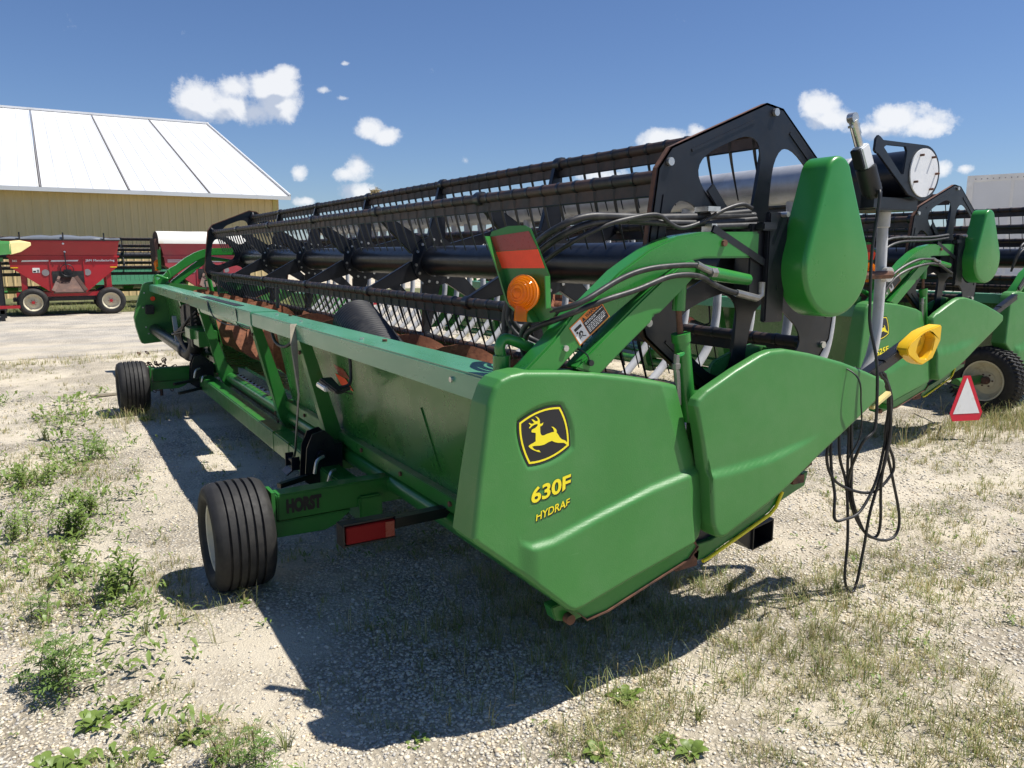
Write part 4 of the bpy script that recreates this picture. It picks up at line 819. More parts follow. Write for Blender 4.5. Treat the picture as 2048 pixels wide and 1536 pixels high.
# ------------------------------------------------------------------ barn
def barn():
    X1, YW, HE = 9.76, 37.55, 4.45; YR, ZR = 56.0, 10.3; YB = 74.0; X0 = -45.0
    ov = 0.55; sl = (ZR - HE) / (YR - (YW - ov))
    b = thing('barn', 'large yellow metal barn with a white ribbed roof behind the red wagons', 'barn', (X1, YW, 0)); set_org(X1, YW)
    mb = MB(); z1 = HE + ov * sl - .14
    # front wall: ribbed steel sheet, ribs proud
    x = X0
    xs = []; pit = .30
    while x < X1 - .02: xs += [(x, 0), (x + pit * .72, 0), (x + pit * .78, -.022), (x + pit * .92, -.022)]; x += pit
    xs.append((X1, 0))
    vs = []
    for a, d in xs: vs += [(a, YW + d, 0), (a, YW + d, z1)]
    mb.add(vs, [(2 * i, 2 * i + 2, 2 * i + 3, 2 * i + 1) for i in range(len(xs) - 1)]); build('front_wall', mb, 'barn_wall', b, smooth=0)
    mb = MB(); mb.prism([(YW, 0), (YW, z1), (YR, ZR - .15), (YB, z1), (YB, 0)], X1 - .05, X1, ax='x'); mb.b2(X0, X1, YB - .05, YB, 0, z1); build('gable_wall', mb, 'barn_wall', b, smooth=0)
    mb = MB(); mb.b2(X1 - .16, X1 + .03, YW - .05, YW + .10, 0, z1); build('corner_trim', mb, 'barn_trim', b)
    seams = [X1 + .5 - 3.52 - 3.23 * (k - 1) if k else X1 + .5 for k in range(18)]
    def zr(y): return HE + (y - (YW - ov)) * sl
    for k in range(17):
        xa, xb = seams[k + 1], seams[k]
        for yA, yB_, sg in ((YW - ov, YR, 1), (YB + ov, YR, -1)):
            mb = MB(); vs = []; nn = 6
            pts = []
            w = (xb - xa - .10) / 5
            for i in range(5):
                a = xa + .05 + w * i; pts += [(a, 0), (a + w - .07, 0), (a + w - .05, .018), (a + w - .02, .018)]
            pts.append((xb - .05, 0))
            for a, d in pts: vs += [(a, yA, HE + d), (a, yB_, ZR + d), ]
            n = len(pts); vs += [(a, yA, HE - .06) for a, d in (pts[0], pts[-1])] + [(a, yB_, ZR - .06) for a, d in (pts[0], pts[-1])]
            mb.add(vs, [(2 * i, 2 * i + 2, 2 * i + 3, 2 * i + 1) for i in range(n - 1)] + [(2 * n, 2 * n + 1, 2 * n + 3, 2 * n + 2)]); build('roof_panel', mb, 'roof_metal', b, smooth=0)
        mb = MB(); mb.beam((xa, YW - ov, HE + .03), (xa, YR, ZR + .03), .04, .045, side=(1, 0, 0)); build('seam_strip', mb, 'dark_trim', b)
    mb = MB(); mb.b2(X0, X1 + .55, YW - ov - .04, YW - ov + .02, HE - .16, HE + .01); build('eave_trim', mb, 'roof_metal', b)
    mb = MB(); mb.beam((X1 + .53, YW - ov, HE - .01), (X1 + .53, YR, ZR - .01), .07, .22, side=(1, 0, 0)); mb.beam((X1 + .53, YB + ov, HE - .01), (X1 + .53, YR, ZR - .01), .07, .22, side=(1, 0, 0)); build('rake_trim', mb, 'roof_metal', b)
    mb = MB(); mb.b2(X0, X1 + .6, YR - .2, YR + .2, ZR - .02, ZR + .10); build('ridge_cap', mb, 'roof_metal', b)
    mb = MB(); mb.b2(X0, X1, YW - ov, YW, HE - .12, HE - .10); build('soffit', mb, 'barn_trim', b)
barn()

# ------------------------------------------------------------------ gravity wagons
def wheel(parent, x, y, r, w, axis='y', tyre='tyre_rubber', rim='cream_rim', name='tyre', flip=1, ribs=0, z=None):
    z = r if z is None else z
    mb = MB(); h = w / 2
    if ribs:
        prof = [(-h * .62, r * .60), (-h * .92, r * .70), (-h, r * .82), (-h * .93, r * .92), (-h * .80, r * .965)]
        e = h * .80 * 2 / ribs
        for i in range(ribs):
            a = -h * .80 + e * i; bulge = lambda q: r * (1 - .030 * (q / h) ** 2 * 1.2)
            prof += [(a + .012 * e / .07, bulge(a)), (a + e - .012 * e / .07, bulge(a + e))]
            if i < ribs - 1: prof += [(a + e - .006 * e / .07, bulge(a + e) - .014), (a + e + .006 * e / .07, bulge(a + e) - .014)]
        prof += [(h * .80, r * .965), (h * .93, r * .92), (h, r * .82), (h * .92, r * .70), (h * .62, r * .60)]
    else:
        prof = [(-h * .6, r * .60), (-h * .9, r * .66), (-h, r * .80), (-h * .86, r * .94), (-h * .55, r), (h * .55, r), (h * .86, r * .94), (h, r * .80), (h * .9, r * .66), (h * .6, r * .60)]
    mb.lathe(prof, (x, y, z), axis, 44); t = build(name, mb, tyre, parent, smooth=45)
    f = -flip
    mb = MB(); mb.lathe([(f * h * .70, r * .605), (f * h * .80, r * .62), (f * h * .78, r * .575), (f * h * .45, r * .54), (f * h * .20, r * .50), (f * h * .05, r * .42), (f * h * .12, r * .26), (f * h * .25, r * .24), (f * h * .25, 0)], (x, y, z), axis, 36); mb.lathe([(-f * h * .70, r * .605), (-f * h * .3, r * .5), (-f * h * .3, 0)], (x, y, z), axis, 24)
    rm = build('rim', mb, rim, t, smooth=40)
    return t, rm
def hub(rm, x, y, z, r, h, m='wagon_red', f=-1, axis='y'):
    mb = MB()
    d = Vector((0, f, 0)) if axis == 'y' else Vector((f, 0, 0)); c = Vector((x, y, z))
    mb.cyl(c + d * (h * .2), c + d * (h * .75), r * .13, 12, r * .10)
    for k in range(6):
        a = k * math.pi / 3; o = Vector((math.cos(a), 0, math.sin(a))) if axis == 'y' else Vector((0, math.cos(a), math.sin(a)))
        mb.cyl(c + o * r * .19 + d * (h * .1), c + o * r * .19 + d * (h * .34), r * .025, 6)
    build('wheel_hub', mb, m, rm.parent)
def wagon(x0, y0, label, tarp, body_m, letters):
    """gravity grain wagon, side towards -Y; local x runs 0 .. 2.95"""
    set_org(x0 + 1.47, y0 + .6); w = thing('gravity_wagon', label, 'grain wagon', (x0 + 1.47, y0 + .6, 0), 0, 'red gravity wagons by the barn')
    T, MID, LOW, BOT = 2.20, 1.72, 1.42, .64; D = 1.25
    def P(x, y, z): return (x0 + x, y0 + y, z)
    # upper box
    mb = MB(); mb.add([P(.10, -.02, MID), P(2.88, -.02, MID), P(2.88, D, MID), P(.10, D, MID), P(-.02, -.12, T), P(2.96, -.12, T), P(2.96, D + .1, T), P(-.02, D + .1, T)], [(0, 1, 5, 4), (1, 2, 6, 5), (2, 3, 7, 6), (3, 0, 4, 7)]); build('upper_box', mb, body_m, w, smooth=0)
    # lower hopper
    mb = MB(); mb.add([P(.10, 0, MID), P(2.90, 0, MID), P(2.90, D, MID), P(.10, D, MID), P(.12, 0, LOW), P(2.88, 0, LOW), P(2.88, D, LOW), P(.12, D, LOW), P(1.14, 0, BOT), P(1.96, 0, BOT), P(1.96, D, .95), P(1.14, D, .95)],
        [(0, 1, 5, 4), (1, 2, 6, 5), (2, 3, 7, 6), (3, 0, 4, 7), (4, 5, 9, 8), (5, 6, 10, 9), (6, 7, 11, 10), (7, 4, 8, 11), (8, 9, 10, 11)]); hp = build('hopper', mb, body_m, w, smooth=0)
    mb = MB(); mb.b2(x0 + .06, x0 + 2.94, y0 - .05, y0 + .01, MID - .02, MID + .03); mb.b2(x0 - .03, x0 + 2.97, y0 - .15, y0 - .11, T - .05, T + .01)
    for x in (1.10, 1.98): mb.b2(x0 + x - .015, x0 + x + .015, y0 - .025, y0 - .002, BOT + .02, MID)
    build('side_rib', mb, body_m, w)
    mb = MB()
    for x in (.42, 2.62):
        for y in (.05, D - .1): mb.b2(x0 + x - .07, x0 + x + .07, y0 + y, y0 + y + .1, .55, 1.24)
    mb.b2(x0 + .2, x0 + 2.8, y0 + .05, y0 + .17, .56, .68); mb.b2(x0 + .2, x0 + 2.8, y0 + D - .17, y0 + D - .05, .56, .68); build('support_leg', mb, body_m, w)
    mb = MB(); mb.b2(x0 + .1, x0 + 2.9, y0 + .25, y0 + .95, .42, .52); mb.cyl((x0 + .55, y0 - .05, .40), (x0 + .55, y0 + D, .40), .05, 8); mb.cyl((x0 + 2.6, y0 - .05, .40), (x0 + 2.6, y0 + D, .40), .05, 8); build('running_gear', mb, 'black_paint', w)
    for x in (.60, 2.62):
        for y, fl in ((-.08, 1), (D + .08, -1)):
            t, rm = wheel(w, x0 + x, y0 + y, .405, .30, 'y', flip=fl); hub(rm, x0 + x, y0 + y, .405, .405, .15, f=-fl)
    # gate, chute and hand wheel
    mb = MB(); mb.b2(x0 + 1.14, x0 + 1.96, y0 - .022, y0 - .004, .95, 1.30); build('gate_opening', mb, 'black_plastic', w)
    mb = MB(); mb.add([P(1.33, -.03, 1.12), P(1.75, -.03, 1.12), P(1.97, -.42, .70), P(1.13, -.42, .70), P(1.33, -.01, 1.06), P(1.75, -.01, 1.06), P(1.97, -.40, .66), P(1.13, -.40, .66)], [(0, 1, 2, 3), (4, 7, 6, 5), (0, 3, 7, 4), (1, 5, 6, 2), (3, 2, 6, 7)])
    for a, b in ((1.33, 1.13), (1.75, 1.97)): mb.beam(P(a, -.03, 1.14), P(b, -.42, .74), .02, .10)
    build('discharge_chute', mb, 'rust_chute', w)
    mb = MB(); mb.b2(x0 + 1.44, x0 + 1.64, y0 - .18, y0 - .03, 1.12, 1.35); mb.beam(P(1.52, -.12, 1.30), P(1.50, -.10, 1.85), .03, .03); c = P(1.53, -.24, 1.33)
    mb.tube([(c[0] + .17 * math.cos(t), c[1], c[2] + .17 * math.sin(t)) for t in np.linspace(0, 2 * math.pi, 25)], .012, 6)
    for a in (0, 1, 2): mb.beam((c[0] - .17 * math.cos(a * 2.1), c[1], c[2] - .17 * math.sin(a * 2.1)), (c[0] + .17 * math.cos(a * 2.1), c[1], c[2] + .17 * math.sin(a * 2.1)), .012, .012)
    mb.cyl((c[0], c[1] - .02, c[2]), (c[0], c[1] + .1, c[2]), .03, 8); build('gate_wheel', mb, 'black_paint', w)
    for x in (.98, 2.06):
        mb = MB(); mb.cyl((x0 + x, y0 - .014, 1.26), (x0 + x, y0 + .01, 1.26), .095, 20); build('sight_window', mb, 'dark_trim', w)
    for x, z in ((1.49, 2.10), (1.51, 1.86)):
        mb = MB(); mb.cyl((x0 + x, y0 - .14 + (T - z) * .15, z), (x0 + x, y0 - .05, z), .03, 10); build('reflector', mb, 'white_print', w)
    if letters:
        for a, b in ((.40, 1.08), (1.13, 1.83)):
            mb = MB(); mb.add([P(a, -.004, 1.575), P(b, -.004, 1.585), P(b + .02, -.004, 1.625), P(a + .03, -.004, 1.620)], [(0, 1, 2, 3)]); build('stripe', mb, 'white_print', w, smooth=0, recalc=False)
        mb = MB(); text_on(mb, '365', P(.18, -.004, 1.575), (.12, 0, 0), (0, 0, .055), .03); text_on(mb, 'J&M Manufacturing', P(2.03, -.004, 1.56), (.78, 0, 0), (0, 0, .085), .03); build('lettering', mb, 'white_print', w, smooth=0, recalc=False)
        mb = MB(); mb.b2(x0 + .66, x0 + .84, y0 - .006, y0 - .002, 1.26, 1.40); build('white_decal', mb, 'white_print', w)
        mb = MB(); mb.b2(x0 + .675, x0 + .745, y0 - .009, y0 - .0065, 1.275, 1.32); mb.b2(x0 + .77, x0 + .825, y0 - .009, y0 - .0065, 1.275, 1.30); mb.b2(x0 + .77, x0 + .825, y0 - .009, y0 - .0065, 1.32, 1.345); build('decal_print', mb, 'black_print', w)
        for a in (.13, 2.68):
            mb = MB(); mb.b2(x0 + a, x0 + a + .18, y0 - .006, y0 - .002, 1.395, 1.425); build('amber_reflector', mb, 'yellow_plastic', w)
    else:
        for z in (1.60, 1.54):
            mb = MB(); mb.b2(x0 + .2, x0 + 2.6, y0 - .006, y0 - .002, z - .012, z + .012); build('stripe', mb, 'white_print', w)
    if tarp == 'flat':
        n = 12; mb = MB(); vs = []
        for i in range(n + 1):
            x = -.06 + 3.06 * i / n; up = .06 + .10 * math.sin(math.pi * min(1, max(0, i / n))) + .02 * math.sin(i * 2.2)
            for y, f in ((-.16, 0), (-.14, .5), (.1, .9), (D / 2, 1), (D - .1, .9), (D + .12, .3)): vs.append(P(x, y, T + up * f))
        mb.add(vs, [(i * 6 + j, i * 6 + j + 1, (i + 1) * 6 + j + 1, (i + 1) * 6 + j) for i in range(n) for j in range(5)]); build('tarp', mb, 'grey_tarp', w, smooth=60)
        mb = MB()
        for x in (.42, 1.50, 2.56): mb.b2(x0 + x - .02, x0 + x + .02, y0 - .19, y0 - .15, T - .02, T + .22)
        mb.cyl((x0 - .06, y0 - .16, T + .01), (x0 + 3.0, y0 - .16, T + .01), .022, 8); build('tarp_stay', mb, 'black_plastic', w)
    else:
        n = 14; mb = MB(); vs = []
        for i in range(7):
            x = -.05 + 3.05 * i / 6
            for k in range(n + 1):
                a = math.pi * k / n; vs.append(P(x, D / 2 - (D / 2 + .16) * math.cos(a), T - .06 + (.42 + .012 * math.sin(3 * i)) * math.sin(a) ** .6))
        mb.add(vs, [(i * (n + 1) + j, i * (n + 1) + j + 1, (i + 1) * (n + 1) + j + 1, (i + 1) * (n + 1) + j) for i in range(6) for j in range(n)])
        build('tarp', mb, 'white_tarp', w, smooth=60)
        mb = MB(); 
        mb.add([P(-.05, D / 2 - (D / 2 + .15) * math.cos(math.pi * k / n), T - .06 + .40 * math.sin(math.pi * k / n) ** .6) for k in range(n + 1)], [tuple(range(n + 1))]); build('tarp_end', mb, 'rust_chute', w)
    if not letters:
        # lean-to ladder side of the front end: dark slatted end panel
        mb = MB(); mb.b2(x0 - .16, x0 - .06, y0 - .05, y0 + D, 1.2, T + .1); build('end_curtain', mb, 'rust_chute', w)
wagon(-.86, 26.55, 'red gravity wagon with white lettering and a dark grey tarp on the gravel road edge', 'flat', 'wagon_red', True)
wagon(3.45, 28.2, 'faded red gravity wagon under a rounded white tarp', 'arch', 'wagon_red_faded', False)

# ------------------------------------------------------------------ the four headers
h1, ctr, S1, Yn1, Yf1, Ye1, part1 = header(0, 0, 0, 10.48, '630F', 'largest green grain header in the foreground with a leaping deer emblem and silver drop tubes', full=True)
def h1_extras():
    set_org(2.4, 2.3); r = h1
    def part(nm, mb, m, parent=None, **k): return build(nm, mb, m, parent or r, **k)
    # air reel: manifold above the knife with drop tubes
    MX, MZ = 3.95, 2.213
    mb = MB(); mb.cyl((MX, 2.62, MZ), (MX, Ye1 - .1, MZ), .116, 26); mf = part('air_manifold', mb, 'galvanised', smooth=50)
    mb = MB(); mb.lathe([(2.42, .118), (2.42, .122), (2.78, .122), (2.78, .117)], (MX, 0, MZ), 'y', 26); build('manifold_end', mb, 'black_paint', mf)
    mb = MB(); mb.lathe([(2.782, .117), (2.782, .122), (2.80, .122), (2.80, .117)], (MX, 0, MZ), 'y', 26); build('manifold_band', mb, 'white_print', mf)
    mb = MB(); mb.prism([(3.525, 2.30), (3.530, 2.355), (3.548, 2.373), (3.568, 2.366), (3.591, 2.352), (3.80, 2.352), (3.94, 2.352)] + [(MX + .143 * math.cos(t), MZ + .139 * math.sin(t)) for t in np.linspace(R(82), R(-115), 22)] + [(3.83, 2.10), (3.555, 2.285), (3.54, 2.287)], 2.405, 2.418, holes=[[(3.60, 2.318), (3.62, 2.33), (3.775, 2.332), (3.79, 2.31), (3.775, 2.20), (3.76, 2.195)]]); mp = part('manifold_bracket', mb, 'black_paint', bevel=.002)
    mb = MB(); mb.cyl((3.945, 2.398, 2.213), (3.945, 2.4045, 2.213), .122, 36); dsc = build('cover_disc', mb, 'white_disc', mp)
    for a in (120, 55, 0, -55, -150):
        m_ = MB(); m_.cyl((3.945 + .098 * math.cos(R(a)), 2.378, 2.213 + .098 * math.sin(R(a))), (3.945 + .098 * math.cos(R(a)), 2.398, 2.213 + .098 * math.sin(R(a))), .006, 8); build('stud', m_, 'edge_rust', mp)
    mb = MB(); mb.b2(3.62, 3.98, 2.44, 2.74, 2.022, 2.085); mb.b2(3.585, 3.66, 2.44, 2.60, 2.03, 2.16); part('manifold_cradle', mb, 'black_paint', bevel=.006)
    n = 33
    for k in range(n):
        y = 2.60 + .30 * k
        if y > Ye1 - .15: break
        if k > 0: mb = MB(); mb.cyl((MX - .01, y, MZ - .06), (MX - .01, y, MZ - .20), .052, 14, .040); nz_ = build('outlet', mb, 'galvanised', mf, smooth=50)
        mb = MB(); mb.tube([(3.925, y, 2.045), (3.940, y, 1.80), (3.950, y, 1.55), (3.945, y, 1.36), (3.900, y, 1.20), (3.78, y, 1.04), (3.58, y, .86), (3.36, y, .70)], .0285, 12, smooth=4); part('drop_tube', mb, 'grey_pipe', smooth=60, recalc=False)
    mb = MB(); mb.lathe([(-.05, .030), (-.045, .038), (.045, .038), (.05, .030)], (3.928, 2.60, 1.99), 'z', 14); part('tube_collar', mb, 'grey_pipe')
    mb = MB(); mb.cyl((3.36, 2.50, 1.69), (3.93, 2.53, 1.69), .022, 10); part('tube_stay', mb, 'edge_rust')
    mb = MB(); mb.cyl((3.93, 2.535, 1.69), (3.93, 2.565, 1.69), .040, 18); part('stay_washer', mb, 'bare_metal'); place_bolt(PIN, (3.93, 2.535, 1.69), FACE_NY, r)
    # electric actuator
    a0, a1 = Vector((3.262, 2.35, 2.418)), Vector((3.462, 2.35, 2.068)); d = a1 - a0
    mb = MB(); mb.cyl(a0 + d * .20, a0 + d * .36, .017, 12); mb.cyl(a0 + d * .03, a0 + d * .2, .021, 12); mb.lathe([(-.016, .0), (-.016, .024), (.016, .024), (.016, 0)], a0, 'y', 12); ac = part('actuator_rod', mb, 'bare_metal')
    mb = MB(); mb.beam(a0 + d * .34, a0 + d * .62, .06, .062, side=(0, 1, 0)); part('actuator_body', mb, 'white_disc', bevel=.006)
    mb = MB(); mb.beam(a0 + d * .36 + Vector((-.036, 0, -.014)), a0 + d * .60 + Vector((-.036, 0, -.014)), .05, .02); mb.cyl(a0 + d * .60, a0 + d * .93, .047, 18); mb.cyl(a0 + d * .93, a1, .03, 10); part('actuator_motor', mb, 'black_plastic', bevel=.004)
    mb = MB(); mb.tube([a0 + d * .1 + Vector((-.035, 0, 0)), a0 + d * .36 + Vector((-.035, 0, 0))], .005, 6); mb.beam(a0 + d * .12 + Vector((-.04, 0, .0)), a0 + d * .12 + Vector((.02, 0, .02)), .02, .01); part('limit_rod', mb, 'bare_metal')
    mb = MB(); mb.b2(3.44, 3.50, 2.33, 2.40, 2.02, 2.10); mb.beam((3.46, 2.40, 2.06), (3.62, 2.44, 2.07), .03, .05); part('actuator_bracket', mb, 'black_paint')
    # transport axles and wheels
    for y, full in ((4.18, True), (9.66, False)):
        mb = MB(); mb.beam((.995, y, .425), (1.95, y + .03, .42), .115, .150, side=(0, 1, 0)); ax = part('axle_beam', mb, 'green_paint', bevel=.008)
        mb = MB(); mb.prism([(.985, .345), (1.42, .345), (1.33, .275), (1.26, .250), (.985, .255)], y - .055, y + .055); build('axle_gusset', mb, 'green_paint', ax, bevel=.006)
        mb = MB(); mb.b2(.965, .985, y - .07, y + .07, .24, .52); build('end_plate', mb, 'green_paint', ax)
        mb = MB(); mb.cyl((.97, y, .30), (.70, y, .30), .035, 12); build('spindle', mb, 'black_paint', ax)
        if full:
            mb = MB(); text_on(mb, 'HORST', (1.045, y - .0595, .385), (.20, .005, 0), (0, 0, .084), .07); build('lettering', mb, 'black_print', ax, smooth=0, recalc=False)
        t, rm = wheel(r, .790, y + .02, .298, .315, 'x', ribs=6, flip=1, z=.296)
    mb = MB(); mb.b2(1.46, 1.60, 4.10, 9.75, .255, .415); part('carriage_beam', mb, 'green_paint', bevel=.010)
    for y in (6.05, 5.6): 
        mb = MB(); mb.b2(1.457, 1.603, y, y + .008, .252, .418); part('beam_joint', mb, 'green_paint')
    for y in (4.75, 9.25):
        HP = [(1.36, .33), (1.38, .55), (1.42, .64), (1.50, .66), (1.56, .60), (1.60, .30), (1.48, .24)]
        mb = MB(); mb.prism(HP, y + .10, y + .11); mb.prism(HP, y + .22, y + .23); mb.beam((1.17, y + .02, .355), (1.45, y + .12, .37), .04, .03); mb.beam((1.20, y - .12, .27), (1.46, y, .29), .04, .03); mb.cyl((1.47, y + .06, .5), (1.47, y + .26, .5), .03, 10); mb.b2(1.47, 1.62, y + .11, y + .22, .34, .56); part('hitch_bracket', mb, 'black_paint')
        mb = MB(); mb.tube([(1.45, y - .03, .52), (1.40, y - .05, .50), (1.38, y - .05, .42)], .011, 8, smooth=4); mb.tube([(1.50, y - .10, .44), (1.46, y - .14, .44), (1.44, y - .14, .38)], .011, 8, smooth=4); part('hitch_pin', mb, 'bare_metal')
    mb = MB(); mb.beam((1.345, 3.335, .525), (1.75, 3.42, .50), .06, .05); mb.b2(1.095, 1.36, 3.325, 3.39, .548, .556); mb.b2(1.088, 1.096, 3.30, 3.39, .452, .556); mb.b2(1.095, 1.36, 3.34, 3.352, .452, .55); mb.b2(1.095, 1.36, 3.325, 3.39, .446, .453); part('tail_lamp_bracket', mb, 'black_paint')
    mb = MB(); mb.b2(1.108, 1.350, 3.310, 3.340, .462, .545); tl = part('tail_lamp', mb, 'red_lens', bevel=.004)
    mb = MB(); mb.b2(1.300, 1.345, 3.304, 3.3095, .466, .541); build('reflex_strip', mb, 'red_tape', tl)
    # tube receiver of the tow pole under the cutterbar
    mb = MB(); A = [(2.875, .362), (2.875, .475), (3.020, .500), (3.020, .385)]; B = scale_loop(A, .90)
    mb2 = MB(lambda v: v); mb2.prism(A, 2.46, 2.70, holes=[B]); mb2.prism(B, 2.66, 2.70); part('tow_receiver', mb2, 'black_paint')
    mb = MB(); mb.prism([(2.765, .44), (2.875, .362), (2.875, .475), (2.80, .50)], 2.47, 2.69); mb.beam((2.95, 2.60, .49), (2.95, 2.60, .62), .1, .05); part('receiver_arm', mb, 'black_paint')
    # driveline along the far half
    mb = MB(); mb.cyl((1.42, Ye1, .66), (1.46, 10.25, .62), .080, 18); part('driveline_tube', mb, 'black_paint', smooth=50)
    mb = MB(); mb.lathe([(-.10, .07), (-.08, .10), (.06, .10), (.09, .085)], (1.46, 10.2, .62), 'y', 18); mb.tube([(1.46, 10.2, .62), (1.47, 9.9, .60), (1.50, 9.75, .70), (1.52, 9.7, .92), (1.52, 9.72, 1.1)], .085, 16, smooth=5); part('driveline_boot', mb, 'black_plastic', smooth=60)
    mb = MB(); mb.b2(1.36, 1.62, 9.15, 9.5, .86, .98); mb.b2(1.40, 1.60, 8.86, 9.2, .80, .97); part('driveline_bracket', mb, 'green_paint', bevel=.006)
    mb = MB(); mb.prism([(1.405, 1.236), (1.42, 1.19), (1.50, 1.150), (1.66, 1.140), (1.72, 1.16), (1.72, 1.167), (1.66, 1.148), (1.50, 1.158), (1.43, 1.195), (1.415, 1.236)], 6.95, 8.72); part('feeder_lip', mb, 'green_beam')
    mb = MB(); mb.b2(1.44, 1.60, 9.55, 9.95, .72, 1.22); mb.b2(1.42, 1.47, 9.9, 10.2, .9, 1.2); part('coupler_block', mb, 'black_plastic', bevel=.01)
    for k in range(5):
        mb = MB(); mb.tube([(1.50, 9.5, 1.15 - .05 * k), (1.40 - .02 * k, 9.7 + .1 * k, 1.0 - .04 * k), (1.38, 9.95 + .1 * k, .80), (1.45, 9.7, .62 - .02 * k), (1.55, 9.35, .58)], .014, 8, smooth=6); part('hydraulic_hose', mb, 'hose_rubber', smooth=60)
    mb = MB(); mb.beam((1.40, 10.6, 1.02), (1.40, 10.45, .72), .02, .05); part('light_bar', mb, 'galvanised')
    mb = MB(); mb.cyl((1.70, 6.65, 1.345), (1.70, 6.65, 1.52), .016, 8); mb.cyl((1.70, 9.2, 1.345), (1.70, 9.2, 1.56), .010, 8); part('guide_pin', mb, 'black_paint')
    set_y = [(1.28, Ye1 - .02, 1.22), (1.25, Ye1 - .02, 1.0), (1.30, Ye1 - .02, .92), (1.27, Ye1 - .02, .70), (1.30, Ye1 - .02, .60)]
    for p in set_y: place_bolt(BOLT, (p[0] + .03, 15.32 - 2.413, p[2]), FACE_NY, r)
    mb = MB(); mb.b2(1.30, 1.42, Ye1 - .14, Ye1 - .02, .90, 1.04); part('panel_latch', mb, 'black_plastic', bevel=.01)
    mb = MB(); mb.cyl((1.42, Ye1 - .03, 1.13), (1.42, Ye1 - .02, 1.13), .035, 10); part('orange_reflector', mb, 'orange_tape')
h1_extras()
h2 = header(0, 0, 0, 8.75, '625F', 'second green grain header standing behind the grey drop pipe with a yellow nosed divider', loc=(2.4 + 4.83, 2.3 + 1.86, 0))
h3 = header(0, 0, 0, 8.75, None, 'third green grain header cut off by the right edge of the picture', loc=(2.4 + 7.95, 2.3 + 2.2, 0), lamp=False)
def h3_wheel():
    set_org(2.4 - .22, 2.3 + .33); r = h3[0]
    t, rm = wheel(r, 1.02, 2.75, .375, .27, 'x', flip=1, z=.372)
    mb = MB()
    for k in range(48):
        a = 2 * math.pi * k / 48
        for x, s_ in ((.93, .5), (1.02, -.5), (1.11, .5)): 
            c, s__ = math.cos(a + s_ * .05), math.sin(a + s_ * .05); mb.beam((1.02 + (x - 1.02) - .035, 2.75 + .376 * c, .372 + .376 * s__), (x + .035, 2.75 + .376 * math.cos(a + s_ * .05 + .07), .372 + .376 * math.sin(a + s_ * .05 + .07)), .012, .028, side=(0, -s__, c))
    build('tread_block', mb, 'tyre_rubber', t, smooth=0)
    hub(rm, 1.02, 2.75, .372, .375, .135, 'rust_chute', f=-1, axis='x')
    mb = MB(); mb.cyl((.55, 2.85, .36), (2.0, 2.75, .40), .055, 14); build('axle_tube', mb, 'green_paint', r)
h3_wheel()
h4 = header(0, 0, R(-90), 10.48, '630F', 'distant pale green grain header lined up along the barn behind the red wagons', loc=(-6.0, 32.2, 0), canvas=True)

